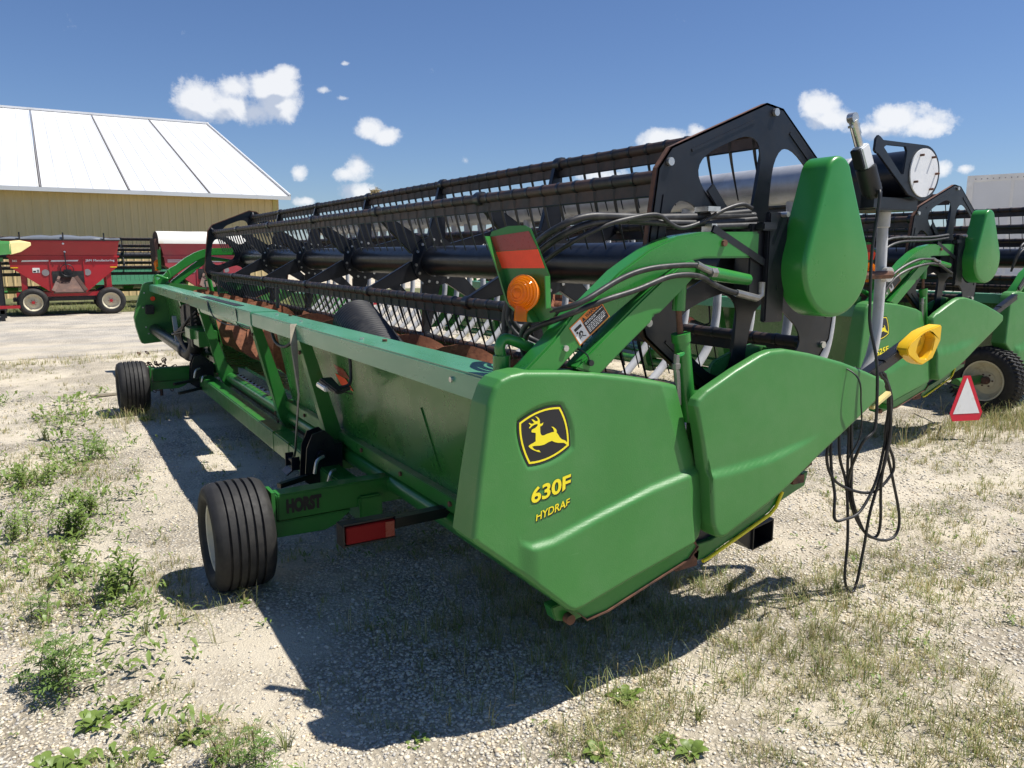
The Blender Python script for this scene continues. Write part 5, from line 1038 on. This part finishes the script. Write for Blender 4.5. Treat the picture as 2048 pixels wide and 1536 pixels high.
# ------------------------------------------------------------------ smaller things around the nearest header
def straps_and_cords():
    set_org(1.4, 4.9)
    t = thing('ratchet_strap', 'tan webbing ratchet strap hanging from the beam to the dark hitch bracket', 'strap', (1.4, 4.9, 0))
    mb = MB(); P = [(1.372, 5.00, 1.352), (1.362, 4.97, 1.235), (1.366, 4.93, .9), (1.364, 5.06, .50), (1.362, 5.10, .44)]
    vs = []; W = [.026, .026, .007, .024, .020]; tw = [1.25, 1.25, 2.3, 3.7, 3.9]
    for p, w, a in zip(P, W, tw):
        d = Vector((math.sin(a), math.cos(a), 0)) * w; n_ = Vector((math.cos(a), -math.sin(a), 0)) * .0015
        vs += [Vector(p) - d + n_, Vector(p) + d + n_, Vector(p) + d - n_, Vector(p) - d - n_]
    fs = []
    for i in range(len(P) - 1):
        for k in range(4): fs.append((4 * i + k, 4 * i + (k + 1) % 4, 4 * i + 4 + (k + 1) % 4, 4 * i + 4 + k))
    mb.add(vs, fs); build('webbing', mb, 'strap_web', t, smooth=0)
    mb = MB(); mb.b2(1.33, 1.385, 5.05, 5.06, .36, .45); mb.b2(1.33, 1.385, 5.20, 5.21, .36, .45); mb.cyl((1.36, 5.05, .41), (1.36, 5.21, .41), .016, 10); mb.beam((1.34, 5.13, .36), (1.30, 5.13, .33), .14, .01); mb.lathe([(-.004, 0), (-.004, .032), (.004, .032), (.004, 0)], (1.36, 5.055, .41), 'y', 14); build('ratchet', mb, 'black_paint', t)
    # coiled electric lead over the divider bar
    set_org(3.55, 2.3)
    c = thing('cable_coil', 'long black electric lead looped over the divider bar and dangling to the gravel', 'cable', (3.55, 2.3, 0))
    B = Vector((3.53, 2.38, 1.20))
    loops = [[(3.589,1.208),(3.656,1.146),(3.695,.995),(3.698,.846),(3.758,.730),(3.760,.653),(3.657,.571),(3.520,.585),(3.363,.662),(3.295,.775),(3.312,.895),(3.383,1.029),(3.48,1.13),(3.56,1.215)],
      [(3.573,1.205),(3.642,1.126),(3.689,.911),(3.687,.740),(3.618,.480),(3.596,.252),(3.559,.071),(3.510,.040),(3.459,.128),(3.483,.342),(3.475,.612),(3.430,.777),(3.429,.983),(3.50,1.12),(3.565,1.215)],
      [(3.597,1.208),(3.686,1.060),(3.689,.847),(3.771,.641),(3.859,.403),(3.838,.293),(3.722,.288),(3.599,.362),(3.512,.509),(3.474,.686),(3.467,.876),(3.46,1.023),(3.53,1.14),(3.58,1.215)],
      [(3.580,1.209),(3.657,1.083),(3.690,.900),(3.666,.635),(3.718,.384),(3.711,.301),(3.618,.348),(3.498,.555),(3.480,.770),(3.474,1.031),(3.52,1.15),(3.57,1.22)],
      [(3.606,1.202),(3.706,1.036),(3.680,.784),(3.634,.618),(3.515,.487),(3.386,.468),(3.329,.479),(3.346,.602),(3.342,.707),(3.339,.872),(3.39,.990),(3.50,1.13),(3.575,1.215)]]
    for k, lp in enumerate(loops):
        n = len(lp); pts = [(x, 2.315 + .13 * (i / (n - 1)) ** 2 + .012 * math.sin(k * 3 + i), z) for i, (x, z) in enumerate(lp)]
        mb = MB(); mb.tube(pts, .0078, 7, smooth=7); build('lead', mb, 'black_plastic', c, smooth=60, recalc=False)
    mb = MB(); mb.tube([(3.455, 2.33, 2.07), (3.405, 2.28, 2.09), (3.385, 2.27, 1.98), (3.350, 2.26, 1.80), (3.350, 2.25, 1.58), (3.352, 2.24, 1.46), (3.362, 2.20, 1.30), (3.366, 2.185, 1.12), (3.365, 2.185, .97), (3.306, 2.20, .91), (3.325, 2.26, .78), (3.345, 2.29, .685)], .0075, 7, smooth=7); build('lead', mb, 'black_plastic', c, smooth=60, recalc=False)
    mb = MB(); mb.tube([(3.16, 2.36, 1.31), (3.22, 2.205, 1.24), (3.26, 2.195, 1.10), (3.28, 2.20, .95), (3.26, 2.24, .82)], .004, 6, smooth=6); build('lead', mb, 'black_plastic', c, smooth=60, recalc=False)
    # corrugated pipe lying between beam and auger
    set_org(1.95, 4.9)
    mb = MB(); A = Vector((1.88, 5.25, 1.335)); Bq = Vector((1.88, 4.45, 1.00)); n = 64; pts = []; rr = []
    for i in range(n + 1):
        t = i / n; pts.append(A.lerp(Bq, t)); rr.append((.164 if i else .12) + (.003 if i % 2 else 0) + .012 * t)
    mb.tube(pts, .15, 28, radii=rr); o = build('corrugated_pipe', mb, 'black_plastic', smooth=20); o.location = ORG
    tag(o, 'fat black ribbed plastic pipe lying on the rusty auger behind the beam', 'pipe')
    # chaff caught on the top bar
    set_org(2.9, 7.35); mb = MB(); rnd = random.Random(4)
    for i in range(90):
        p = Vector((2.887 + rnd.gauss(0, .015), 7.35 + rnd.gauss(0, .03), 2.39 + abs(rnd.gauss(0, .016)))); d = Vector((rnd.uniform(-1, 1), rnd.uniform(-1, 1), rnd.uniform(-.6, .8))).normalized() * rnd.uniform(.015, .045)
        mb.tube([p - d, p + Vector((0, 0, .006)), p + d], .0022, 3)
    o = build('straw_tuft', mb, 'straw', recalc=False, smooth=0); o.location = ORG; tag(o, 'small tuft of dry straw caught on the topmost reel bar', 'straw')
    # rusty chain heap hanging beyond the far wheel
    set_org(1.2, 10.6); mb = MB(); rnd = random.Random(9)
    for i in range(60):
        c_ = Vector((1.16 + rnd.gauss(0, .09), 10.7 + rnd.gauss(0, .09), max(.05, .30 + rnd.gauss(0, .10) ))); a = rnd.uniform(0, 6.3); b = rnd.uniform(-1, 1)
        u_ = Vector((math.cos(a), math.sin(a), b)).normalized(); w_ = u_.cross(Vector((rnd.random(), rnd.random(), rnd.random()))).normalized()
        mb.tube([c_ + u_ * .030 * math.cos(t) + w_ * .018 * math.sin(t) for t in np.linspace(0, 6.283, 11)], .006, 5, caps=False)
    mb.cyl((1.2, 10.7, 0.0), (1.2, 10.7, .32), .02, 8)
    o = build('chain_heap', mb, 'edge_rust', recalc=False); o.location = ORG; tag(o, 'rusty tangle of chain hanging beyond the farther tyre', 'chain')
    # scrap of board left on the gravel
    set_org(.62, 10.9); mb = MB(); mb.beam((.40, 10.95, .03), (.72, 11.0, .025), .07, .03); o = build('board', mb, 'strap_web', bevel=.004); o.location = ORG; tag(o, 'small grey board lying on the gravel beside the farther tyre', 'board')
straps_and_cords()
def warning_sign():
    """red-bordered white triangle on a thin bracket"""
    C = Vector((7.60, 4.0, .40)); set_org(C.x, C.y)
    t = thing('warning_sign', 'white triangle with a red border on a bent bracket before the right hand tyre', 'sign', (C.x, C.y, 0))
    def W(a, b, e=0): 
        q = Vector((.62, -.22, 0)); up = Vector((.10, .12, 1)).normalized(); n = q.normalized().cross(up).normalized()
        return C + q * a + up * b + n * e
    out = [(-.055, .235), (.065, .235), (.285, -.125), (.235, -.205), (-.225, -.205), (-.275, -.125)]
    def ngonmb(poly, e0, e1):
        mb = MB(); n = len(poly); vs = [W(a, b, e0) for a, b in poly] + [W(a, b, e1) for a, b in poly]
        mb.add(vs, [tuple(range(n)), tuple(range(2 * n - 1, n - 1, -1))] + [(i, (i + 1) % n, n + (i + 1) % n, n + i) for i in range(n)]); return mb
    build('plate', ngonmb(out, 0, -.004), 'sign_red', t, smooth=0)
    build('white_face', ngonmb([(.005, .215), (.232, -.135), (-.222, -.135)], .0025, .0012), 'sign_white', t, smooth=0)
    mb = MB(); mb.tube([W(0, -.05, -.006), W(0, -.05, -.12), (8.2, 4.35, .40), (8.6, 4.9, .40)], .012, 8); build('bracket', mb, 'black_paint', t)
warning_sign()
def trailer():
    set_org(25.45, 14); t = thing('box_trailer', 'pale grey box trailer standing far right behind the reels', 'trailer', (25.43, 14, 0), R(-72))
    X0, X1, Y0, Y1 = 25.45, 40, 14, 16.5
    mb = MB(); mb.b2(X0, X1, Y0, Y1, 1.15, 4.15); build('box', mb, 'trailer_skin', t)
    mb = MB(); mb.b2(X0 - .02, X1, Y0 - .02, Y1, 4.06, 4.24); mb.b2(X0 - .02, X0 + .16, Y0 - .025, Y0 + .1, 1.1, 4.06); mb.b2(X0, X1, Y0 - .02, Y1, 1.02, 1.20); build('frame_rail', mb, 'trailer_rail', t)
    x = X0 + 1.22
    while x < X1:
        mb = MB(); mb.b2(x - .04, x + .04, Y0 - .012, Y0, 1.2, 4.06); build('seam', mb, 'trailer_rail', t); x += 1.22
    mb = MB()
    for k in range(90): mb.b2(X0 + .2 + .16 * k, X0 + .23 + .16 * k, Y0 - .028, Y0 - .02, 4.11, 4.14)
    build('rivets', mb, 'dark_trim', t)
    for x in (X0 + 1.2, X0 + 2.4, X1 - 2):
        for y in (Y0 + .2, Y1 - .2): wheel(t, x, y, .5, .28, 'y')
    mb = MB(); mb.b2(X0 + .3, X1 - 1, Y0 + .6, Y1 - .6, .55, 1.02); build('chassis', mb, 'black_paint', t)
trailer()
def corn_head(x0, y0, n, label, rz=0.0, s=1.0, dz=0.0):
    set_org(x0, y0); t = thing('corn_header', label, 'corn header', (x0, y0, 0), rz, 'corn headers on the far side of the road')
    def sec(x, y, w, h, z):
        x = x0 + (x - x0) * s; w *= s; h *= s; z = 1.8 + (z - 1.8) * s + dz
        return [(x, y - w, z), (x, y - w * .7, z + h * .8), (x, y, z + h), (x, y + w * .7, z + h * .8), (x, y + w, z)]
    for k in range(n):
        y = y0 + .76 * k * s
        mb = MB(); S_ = [sec(x0 - 1.5, y, .28, .34, 1.70), sec(x0 - .9, y, .26, .32, 1.74), sec(x0 - .30, y, .17, .24, 1.80)]
        vs = [p for s in S_ for p in s]; fs = [(i * 5 + j, i * 5 + j + 1, i * 5 + 6 + j, i * 5 + 5 + j) for i in range(2) for j in range(4)] + [(0, 1, 2, 3, 4), (10, 14, 13, 12, 11), (0, 4, 9, 5), (5, 9, 14, 10)]
        mb.add(vs, fs); sn = build('snout', mb, 'green_shell', t)
        mb = MB(); S_ = [sec(x0 - .32, y, .175, .25, 1.79), sec(x0 - .16, y, .13, .22, 1.84), sec(x0 + .02, y, .03, .05, 1.97)]
        vs = [p for s in S_ for p in s]; mb.add(vs, [(i * 5 + j, i * 5 + j + 1, i * 5 + 6 + j, i * 5 + 5 + j) for i in range(2) for j in range(4)] + [(0, 1, 2, 3, 4), (10, 14, 13, 12, 11), (0, 4, 9, 5), (5, 9, 14, 10)]); build('snout_tip', mb, 'pale_yellow', sn)
    mb = MB(); mb.b2(x0 - 1.9 * s, x0 - 1.5 * s, y0 - .5, y0 + .76 * n, 1.3 + dz, 1.9 + dz); mb.b2(x0 - 1.6 * s, x0 - .45 * s, y0 - .16, y0 + .16, 1.60 + dz, 1.70 + dz); build('frame', mb, 'green_paint', t)
    mb = MB(); 
    for y in (y0 - .1, y0 + .76 * n - .5):
        mb.b2(x0 - .58 * s, x0 - .51 * s, y, y + .08, 0, 1.62 + dz); mb.b2(x0 - 1.75 * s, x0 - 1.6 * s, y, y + .1, 0, 1.4 + dz)
    mb.b2(x0 - 1.9 * s, x0 - .5 * s, y0 - .1, y0 + .76 * n, .20, .30); build('stand', mb, 'black_paint', t)
    mb = MB(); mb.b2(x0 - 1.9 * s, x0 - .25 * s, y0 - .14, y0 - .1, .34, .42); build('draw_bar', mb, 'wagon_red', t)
corn_head(-.20, 25.0, 2, 'green corn header with pale yellow snout tips poking in from the left edge', s=1.42)
corn_head(8.6, 21.5, 3, 'green corn header with yellow snout tips seen through the reel tines', R(8), dz=-1.25)

# ------------------------------------------------------------------ stones, grass and weeds
def scatter_mesh(name, V, F, MI, mats, kind='stuff'):
    me = bpy.data.meshes.new(name); nv = len(V); nf = len(F); k = F.shape[1]
    me.vertices.add(nv); me.vertices.foreach_set('co', V.astype(np.float32).ravel())
    me.loops.add(nf * k); me.loops.foreach_set('vertex_index', F.astype(np.int32).ravel())
    me.polygons.add(nf); me.polygons.foreach_set('loop_start', np.arange(0, nf * k, k, dtype=np.int32))
    for m in mats: me.materials.append(MATS[m])
    me.polygons.foreach_set('material_index', MI.astype(np.int32)); me.update(calc_edges=True); me.validate()
    o = bpy.data.objects.new(name, me); COL.objects.link(o); o['kind'] = kind; return o
HEAD = R(31.236)
def polar(n, r0, r1, spread=40, power=1.0):
    a = HEAD + np.radians(RNG.uniform(-spread, spread, n)); u = RNG.uniform(0, 1, n)
    r = r0 * (r1 / r0) ** u
    return np.sin(a) * r, np.cos(a) * r, r
def nfield(x, y, s, seed): return np.array([noise.noise((a * s, b * s, seed)) for a, b in zip(x, y)])
def stones():
    base = np.array([(x, y, z) for x in (-1, 1) for y in (-1, 1) for z in (-1, 1)], float) * .72
    tri = np.array([(0, 1, 3), (0, 3, 2), (4, 6, 7), (4, 7, 5), (0, 4, 5), (0, 5, 1), (2, 3, 7), (2, 7, 6), (0, 2, 6), (0, 6, 4), (1, 5, 7), (1, 7, 3)])
    n = 125000; x, y, r = polar(n, 1.7, 12)
    f = nfield(x, y, .9, 11) + .5 * nfield(x, y, 2.4, 3); keep = RNG.uniform(-.60, .40, n) < np.maximum(1.25 * f + np.where(x > 1.6, .05, -.16), -.44); x, y, r = x[keep], y[keep], r[keep]; n = len(x)
    big = RNG.uniform(0, 1, n) < .03
    s = np.where(big, RNG.uniform(.008, .0125, n), RNG.uniform(.0030, .0082, n)) * (1 + .05 * r)
    z = np.array([gh(a, b) for a, b in zip(x, y)])
    J = 1 + RNG.uniform(-.50, .35, (n, 8, 3)); V = base[None] * J
    V *= (s[:, None] * RNG.uniform(.7, 1.25, (n, 3)) * np.array([1, 1, .52]))[:, None, :]
    a = RNG.uniform(0, 6.28, n); c, sn = np.cos(a)[:, None], np.sin(a)[:, None]
    vx = V[:, :, 0] * c - V[:, :, 1] * sn; vy = V[:, :, 0] * sn + V[:, :, 1] * c
    V = np.stack([vx + x[:, None], vy + y[:, None], V[:, :, 2] + (z + s * .22)[:, None]], -1)
    F = (tri[None] + (np.arange(n) * 8)[:, None, None]).reshape(-1, 3)
    mi = np.repeat(RNG.choice(3, n, p=[.62, .28, .10]), 12)
    scatter_mesh('gravel_stones', V.reshape(-1, 3), F, mi, ['stone_pale', 'stone_grey', 'stone_tan'])
stones()
def grass():
    VV, FF, MM = [], [], []; cnt = 0
    def tuft(x, y, nb, h, sp, gfrac, lean=.5):
        nonlocal cnt
        z = gh(x, y) - .004
        for i in range(nb):
            a = RNG.uniform(0, 6.283); hh = h * RNG.uniform(.45, 1.15); w = RNG.uniform(.0007, .0017) * (1 + .06 * math.hypot(x, y)); d = np.array([math.cos(a), math.sin(a)]); ln = hh * RNG.uniform(.1, lean * 1.6)
            bx, by = x + d[0] * RNG.uniform(0, sp), y + d[1] * RNG.uniform(0, sp); p = np.array([-d[1], d[0]]) * w
            k = RNG.uniform(.5, 1.0)
            pts = [(bx, by, z, 1.0), (bx + d[0] * ln * .25, by + d[1] * ln * .25, z + hh * .5, .85), (bx + d[0] * ln * .75, by + d[1] * ln * .75, z + hh * .85, .5), (bx + d[0] * ln * (1.15), by + d[1] * ln * 1.15, z + hh * (1 - .25 * lean * k), .05)]
            for (px, py, pz, q) in pts: VV.append((px - p[0] * q, py - p[1] * q, pz)); VV.append((px + p[0] * q, py + p[1] * q, pz))
            m = 0 if RNG.uniform() < gfrac else 1
            for j in range(3): FF.append((cnt + 2 * j, cnt + 2 * j + 1, cnt + 2 * j + 3, cnt + 2 * j + 2)); MM.append(m)
            cnt += 8
    # general sparse grass over the lot: thickest to the right of the header and along the left strip
    n = 30000; x, y, r = polar(n, 1.9, 15.4)
    f = nfield(x, y, .75, 31) + .6 * nfield(x, y, 2.6, 5) + .45 * nfield(x, y, 6.0, 9)
    right = (x > 2.3 + .12 * y) & (y < 9); left = (x < .55) & (x > -1.6)
    thr = np.where(right, -.15, np.where(left, -.06, .32)) + np.where(r < 2.6, .12, 0)
    road = y > 15.3
    ok = (f > thr) & ~road
    for a, b, q, isr in zip(x[ok], y[ok], f[ok] - thr[ok], right[ok]):
        k = min(1, q * 2)
        tuft(a, b, int(RNG.integers(4, 7 + int(6 * k))), RNG.uniform(.022, .060) * (.7 + .8 * k), .02, .56 if isr else .50, RNG.uniform(.4, 1.0))
    # shaded grass under the near end of the header
    for i in range(700):
        a, b = RNG.normal(2.2, .45), RNG.normal(3.0, .45); tuft(a, b, 9, RNG.uniform(.05, .14), .03, .7, .6)
    for i in range(120):
        a, b = RNG.normal(.85, .30), RNG.normal(9.3, .3); tuft(a, b, 6, RNG.uniform(.05, .2), .03, .5, .6)
    for i in range(30):
        a, b = RNG.normal(.66, .16), RNG.normal(3.93, .08); tuft(a, b, 4, RNG.uniform(.04, .13), .02, .6, .7)
    # taller grass before the right hand tyre
    for i in range(420):
        a, b = RNG.normal(8.7, .9), RNG.normal(4.15, .22); tuft(a, b, 8, RNG.uniform(.08, .24), .04, .5, .5)
    # dry fringe along the road edge
    for i in range(900):
        a, b = RNG.uniform(-3, 9), RNG.normal(14.9, .35); tuft(a, b, 6, RNG.uniform(.04, .12), .05, .35, .5)
    # green verge round the wagons
    for i in range(5200):
        a, b = RNG.uniform(-6, 12), 27.1 + abs(RNG.normal(0, 2.2)); tuft(a, b, 4, RNG.uniform(.05, .20), .06, .85, .5)
    V = np.array(VV); F = np.array(FF); scatter_mesh('grass', V, F, np.array(MM), ['grass_green', 'grass_straw'])
grass()
def leaf(mb, p, d, L, w, up=.3, fold=.2, seg=4):
    d = Vector(d).normalized(); s = d.cross(Vector((0, 0, 1))); s = s.normalized() if s.length > .1 else Vector((1, 0, 0)); p = Vector(p); vs = []
    for i in range(seg + 1):
        t = i / seg; ww = w * math.sin(math.pi * min(.98, max(.04, t ** .8))) ** .8; q = p + d * L * t + Vector((0, 0, up * L * t * (1 - t) * 2 - .25 * L * t * t))
        vs += [q - s * ww + Vector((0, 0, fold * ww)), q, q + s * ww + Vector((0, 0, fold * ww))]
    fs = []
    for i in range(seg): fs += [(3 * i, 3 * i + 1, 3 * i + 4, 3 * i + 3), (3 * i + 1, 3 * i + 2, 3 * i + 5, 3 * i + 4)]
    mb.add(vs, fs)
def fern_leaf(mb, p, d, L, rnd):
    """deeply cut ragweed leaf: leaflets on both sides of a rib"""
    d = Vector(d).normalized(); s = d.cross(Vector((0, 0, 1))).normalized(); p = Vector(p); n = 6
    for i in range(1, n + 1):
        t = i / n; q = p + d * L * t * .9 + Vector((0, 0, .25 * L * math.sin(math.pi * t) - .15 * L * t * t)); l = L * .42 * math.sin(math.pi * (.25 + .65 * (1 - t)))
        for sg in (-1, 1):
            dd = (s * sg + d * .75 + Vector((0, 0, rnd.uniform(-.1, .2)))).normalized(); leaf(mb, q, dd, l, l * .13, .2, .1, 2)
            if l > .018: leaf(mb, q + dd * l * .45, (dd + d * .9).normalized(), l * .5, l * .09, .1, 0, 1); leaf(mb, q + dd * l * .45, (dd - d * .5).normalized(), l * .38, l * .08, .1, 0, 1)
    leaf(mb, p + d * L * .85, d, L * .3, L * .035, 0, 0, 2); leaf(mb, p, d, L * .9, L * .012, .5, 0, 4)
def weed(kind, x, y, h, label, seed, n=1):
    rnd = random.Random(seed); z = gh(x, y); set_org(x, y, z); t = thing('weed', label, 'weed', (x, y, z), 0, 'weeds growing in the gravel')
    lv = MB(); st = MB()
    stems = n
    for k in range(stems):
        a0 = rnd.uniform(0, 6.28); sx, sy = x + rnd.gauss(0, h * .28), y + rnd.gauss(0, h * .28) ; hh = h * rnd.uniform(.65, 1.05)
        lean = Vector((math.cos(a0), math.sin(a0), 0)) * hh * rnd.uniform(.05, .35)
        top = Vector((sx, sy, z + hh)) + lean; b = Vector((sx, sy, z - .01))
        if kind != 'broad': st.tube([b, b.lerp(top, .5) - lean * .12, top], .003, 5, smooth=3, radii=[.0035, .0015])
        if kind == 'fern':
            m = 6
            for i in range(1, m + 1):
                t_ = i / m; q = b.lerp(top, t_)
                for sg in (0, math.pi):
                    a = a0 + i * 1.57 + sg + rnd.uniform(-.3, .3); fern_leaf(lv, q, (math.cos(a), math.sin(a), .45 + .4 * t_), hh * (.62 - .30 * t_) * rnd.uniform(.8, 1.15), rnd)
        elif kind == 'tall':
            m = 9
            for i in range(1, m + 1):
                q = b.lerp(top, i / m)
                for sg in (0, 2.1, 4.2):
                    a = a0 + i * 1.1 + sg; L = hh * (.36 - .16 * abs(i / m - .5)) * rnd.uniform(.7, 1.1); leaf(lv, q, (math.cos(a), math.sin(a), .6), L * 1.15, L * .16, .2, .15, 4)
        else:
            m = rnd.randint(5, 8)
            for i in range(m):
                a = a0 + i * 2.4; e = rnd.uniform(.2, 1.0); d = Vector((math.cos(a), math.sin(a), e)).normalized(); q = b + d * hh * .25; st.tube([b, b + d * hh * .12, q], .002, 4); L = hh * rnd.uniform(.55, .95); leaf(lv, q, d, L, L * rnd.uniform(.24, .34), .2, .25, 5)
    m = {'fern': 'leaf_fern', 'tall': 'leaf_broad', 'broad': 'leaf_broad', 'dark': 'leaf_dark'}[kind]
    lo = build('leaves', lv, m, t, smooth=180, recalc=False)
    if st.v:
        q = build('stem', st, 'stem_red', t, recalc=False)
        if kind == 'broad' or stems > 1: q['kind'] = 'stuff'
    if stems > 1: lo['kind'] = 'stuff'
WEEDS = [
 ('fern', -.06, 3.50, .21, 'big ferny ragweed clump on pale gravel at the lower left', 5),
 ('tall', .20, 4.36, 0.20, 'upright feathery weed clump left of the near tyre', 6),
 ('tall', .02, 5.55, 0.18, 'bushy narrow leaved weed patch well left of the near tyre', 9),
 ('tall', .16, 5.95, 0.15, 'leafy weed behind the bushy patch on the left strip', 7),
 ('tall', -.27, 5.66, 0.15, 'pointed leaved weed at the left picture edge, lower of two', 6),
 ('tall', -.22, 6.95, 0.16, 'bright green weed at the left picture edge, upper of two', 7),
 ('fern', -.15, 4.32, .11, 'low dark ferny seedling on bare gravel at the left', 3),
 ('fern', .31, 7.60, .18, 'dark ferny weed standing on the gravel beside the header shadow', 4),
 ('fern', .48, 2.60, .15, 'ferny weed cut by the bottom picture edge', 4),
 ('broad', .36, 2.86, .09, 'rosette of round leaves with a large shiny leaf near the bottom edge', 2),
 ('broad', -.10, 2.93, .10, 'leafy green weed in the lower left corner', 4),
 ('broad', .15, 3.20, .07, 'two leaved seedling beside the big ragweed clump', 2),
 ('broad', 1.90, 2.24, .08, 'broad leaved sprawling weed just right of the header shadow tip', 5),
 ('broad', 1.60, 2.00, .07, 'clover like weed by the bottom edge below the emblem panel', 4),
 ('broad', 1.83, 1.92, .07, 'small round leaved weed with dark leaves, left of a pair at the bottom', 3),
 ('broad', 1.90, 1.84, .07, 'small round leaved weed with pale leaves, right of a pair at the bottom', 4),
 ('broad', 1.05, 2.42, .06, 'lone seedling with upright leaves below the shadow corner', 2),
 ('broad', .02, 3.12, .08, 'yellowish leafed weed just below the big ragweed clump', 3),
 ('broad', .86, 9.15, .10, 'fresh green sprig growing against the farther tyre', 4),
 ('broad', .74, 3.92, .05, 'tiny sprig at the foot of the near tyre', 3),
 ('tall', -.10, 8.7, 0.11, 'low grey green weed far up the left strip', 7),
]
for i, (k, x, y, h, lab, n) in enumerate(WEEDS): weed(k, x, y, h, lab, 100 + i, n)
def ground_cover():
    # countless small sprigs over the left strip and the right hand gravel
    set_org(0, 0); mb = MB(); rnd = random.Random(21); k = 0
    while k < 1300:
        if k % 3: x, y = rnd.gauss(-.02, .36) + (-.25 if k % 2 else .1), 2.4 + 9 * rnd.random() ** 1.2
        else: x, y = rnd.uniform(1.2, 5.5), rnd.uniform(1.6, 5)
        k += 1
        if noise.noise((x * 1.3, y * 1.3, 4)) < -.05: continue
        z = gh(x, y); h = rnd.uniform(.018, .055) * (1 + .08 * y) * (1.25 if x < .6 else .8); m = rnd.randint(4, 8)
        for i in range(m):
            a = rnd.uniform(0, 6.28); d = Vector((math.cos(a), math.sin(a), rnd.uniform(.2, 1.6))).normalized(); leaf(mb, (x + rnd.gauss(0, h * .4), y + rnd.gauss(0, h * .4), z + rnd.random() * h * .8), d, h * rnd.uniform(.5, 1.1), h * rnd.uniform(.07, .2), .2, .2, 2)
    for cx, cy, sx, sy, n, h0 in ((.08, 5.7, .20, .75, 190, .070), (.20, 4.35, .10, .22, 70, .07), (-.25, 6.3, .10, .8, 90, .07), (.22, 7.4, .25, .5, 90, .07), (-.05, 3.6, .14, .16, 60, .05)):
        for k in range(n):
            x, y = rnd.gauss(cx, sx), rnd.gauss(cy, sy); z = gh(x, y); h = h0 * rnd.uniform(.4, 1.3)
            for i in range(rnd.randint(4, 8)):
                a = rnd.uniform(0, 6.28); d = Vector((math.cos(a), math.sin(a), rnd.uniform(.3, 2.0))).normalized(); leaf(mb, (x + rnd.gauss(0, h * .3), y + rnd.gauss(0, h * .3), z + rnd.random() * h), d, h * rnd.uniform(.4, .9), h * rnd.uniform(.06, .13), .2, .2, 2)
    o = build('ground_cover', mb, 'leaf_broad', recalc=False, smooth=180); o['kind'] = 'stuff'
ground_cover()
def grass_clump(x, y, h, label, seed):
    rnd = random.Random(seed); z = gh(x, y); set_org(x, y, z); mb = MB()
    for i in range(26):
        a = rnd.uniform(0, 6.28); d = Vector((math.cos(a), math.sin(a), 0)); hh = h * rnd.uniform(.5, 1.1); s = Vector((-d.y, d.x, 0)) * rnd.uniform(.0018, .0032); b = Vector((x, y, z - .005)) + d * rnd.uniform(0, .02); vs = []
        ln = rnd.uniform(.3, 1.0)
        for t in (0, .35, .65, .85, 1): q = b + d * hh * ln * t * t + Vector((0, 0, hh * (t - .35 * ln * t ** 3))); vs += [q - s * (1 - t * .95), q + s * (1 - t * .95)]
        mb.add(vs, [(2 * j, 2 * j + 1, 2 * j + 3, 2 * j + 2) for j in range(4)])
    o = build('grass_clump', mb, 'grass_green', recalc=False, smooth=180); o.location = (x, y, z); tag(o, label, 'grass clump', 'grass clumps in the gravel')
grass_clump(1.74, 2.40, .15, 'arching green grass clump at the edge of the header shadow', 1)
grass_clump(.28, 3.85, .16, 'upright grass clump left of the bracket shadow on pale gravel', 2)
grass_clump(2.05, 1.98, .08, 'short grass clump among the stones at the bottom right of centre', 3)
grass_clump(.62, 2.62, .12, 'thin grass clump near the bottom edge left of the shadow', 4)
grass_clump(3.55, 2.45, .14, 'dense grass clump below the dangling black lead', 5)
grass_clump(3.05, 2.75, .17, 'tall grass clump below the yellow skid edge', 6)
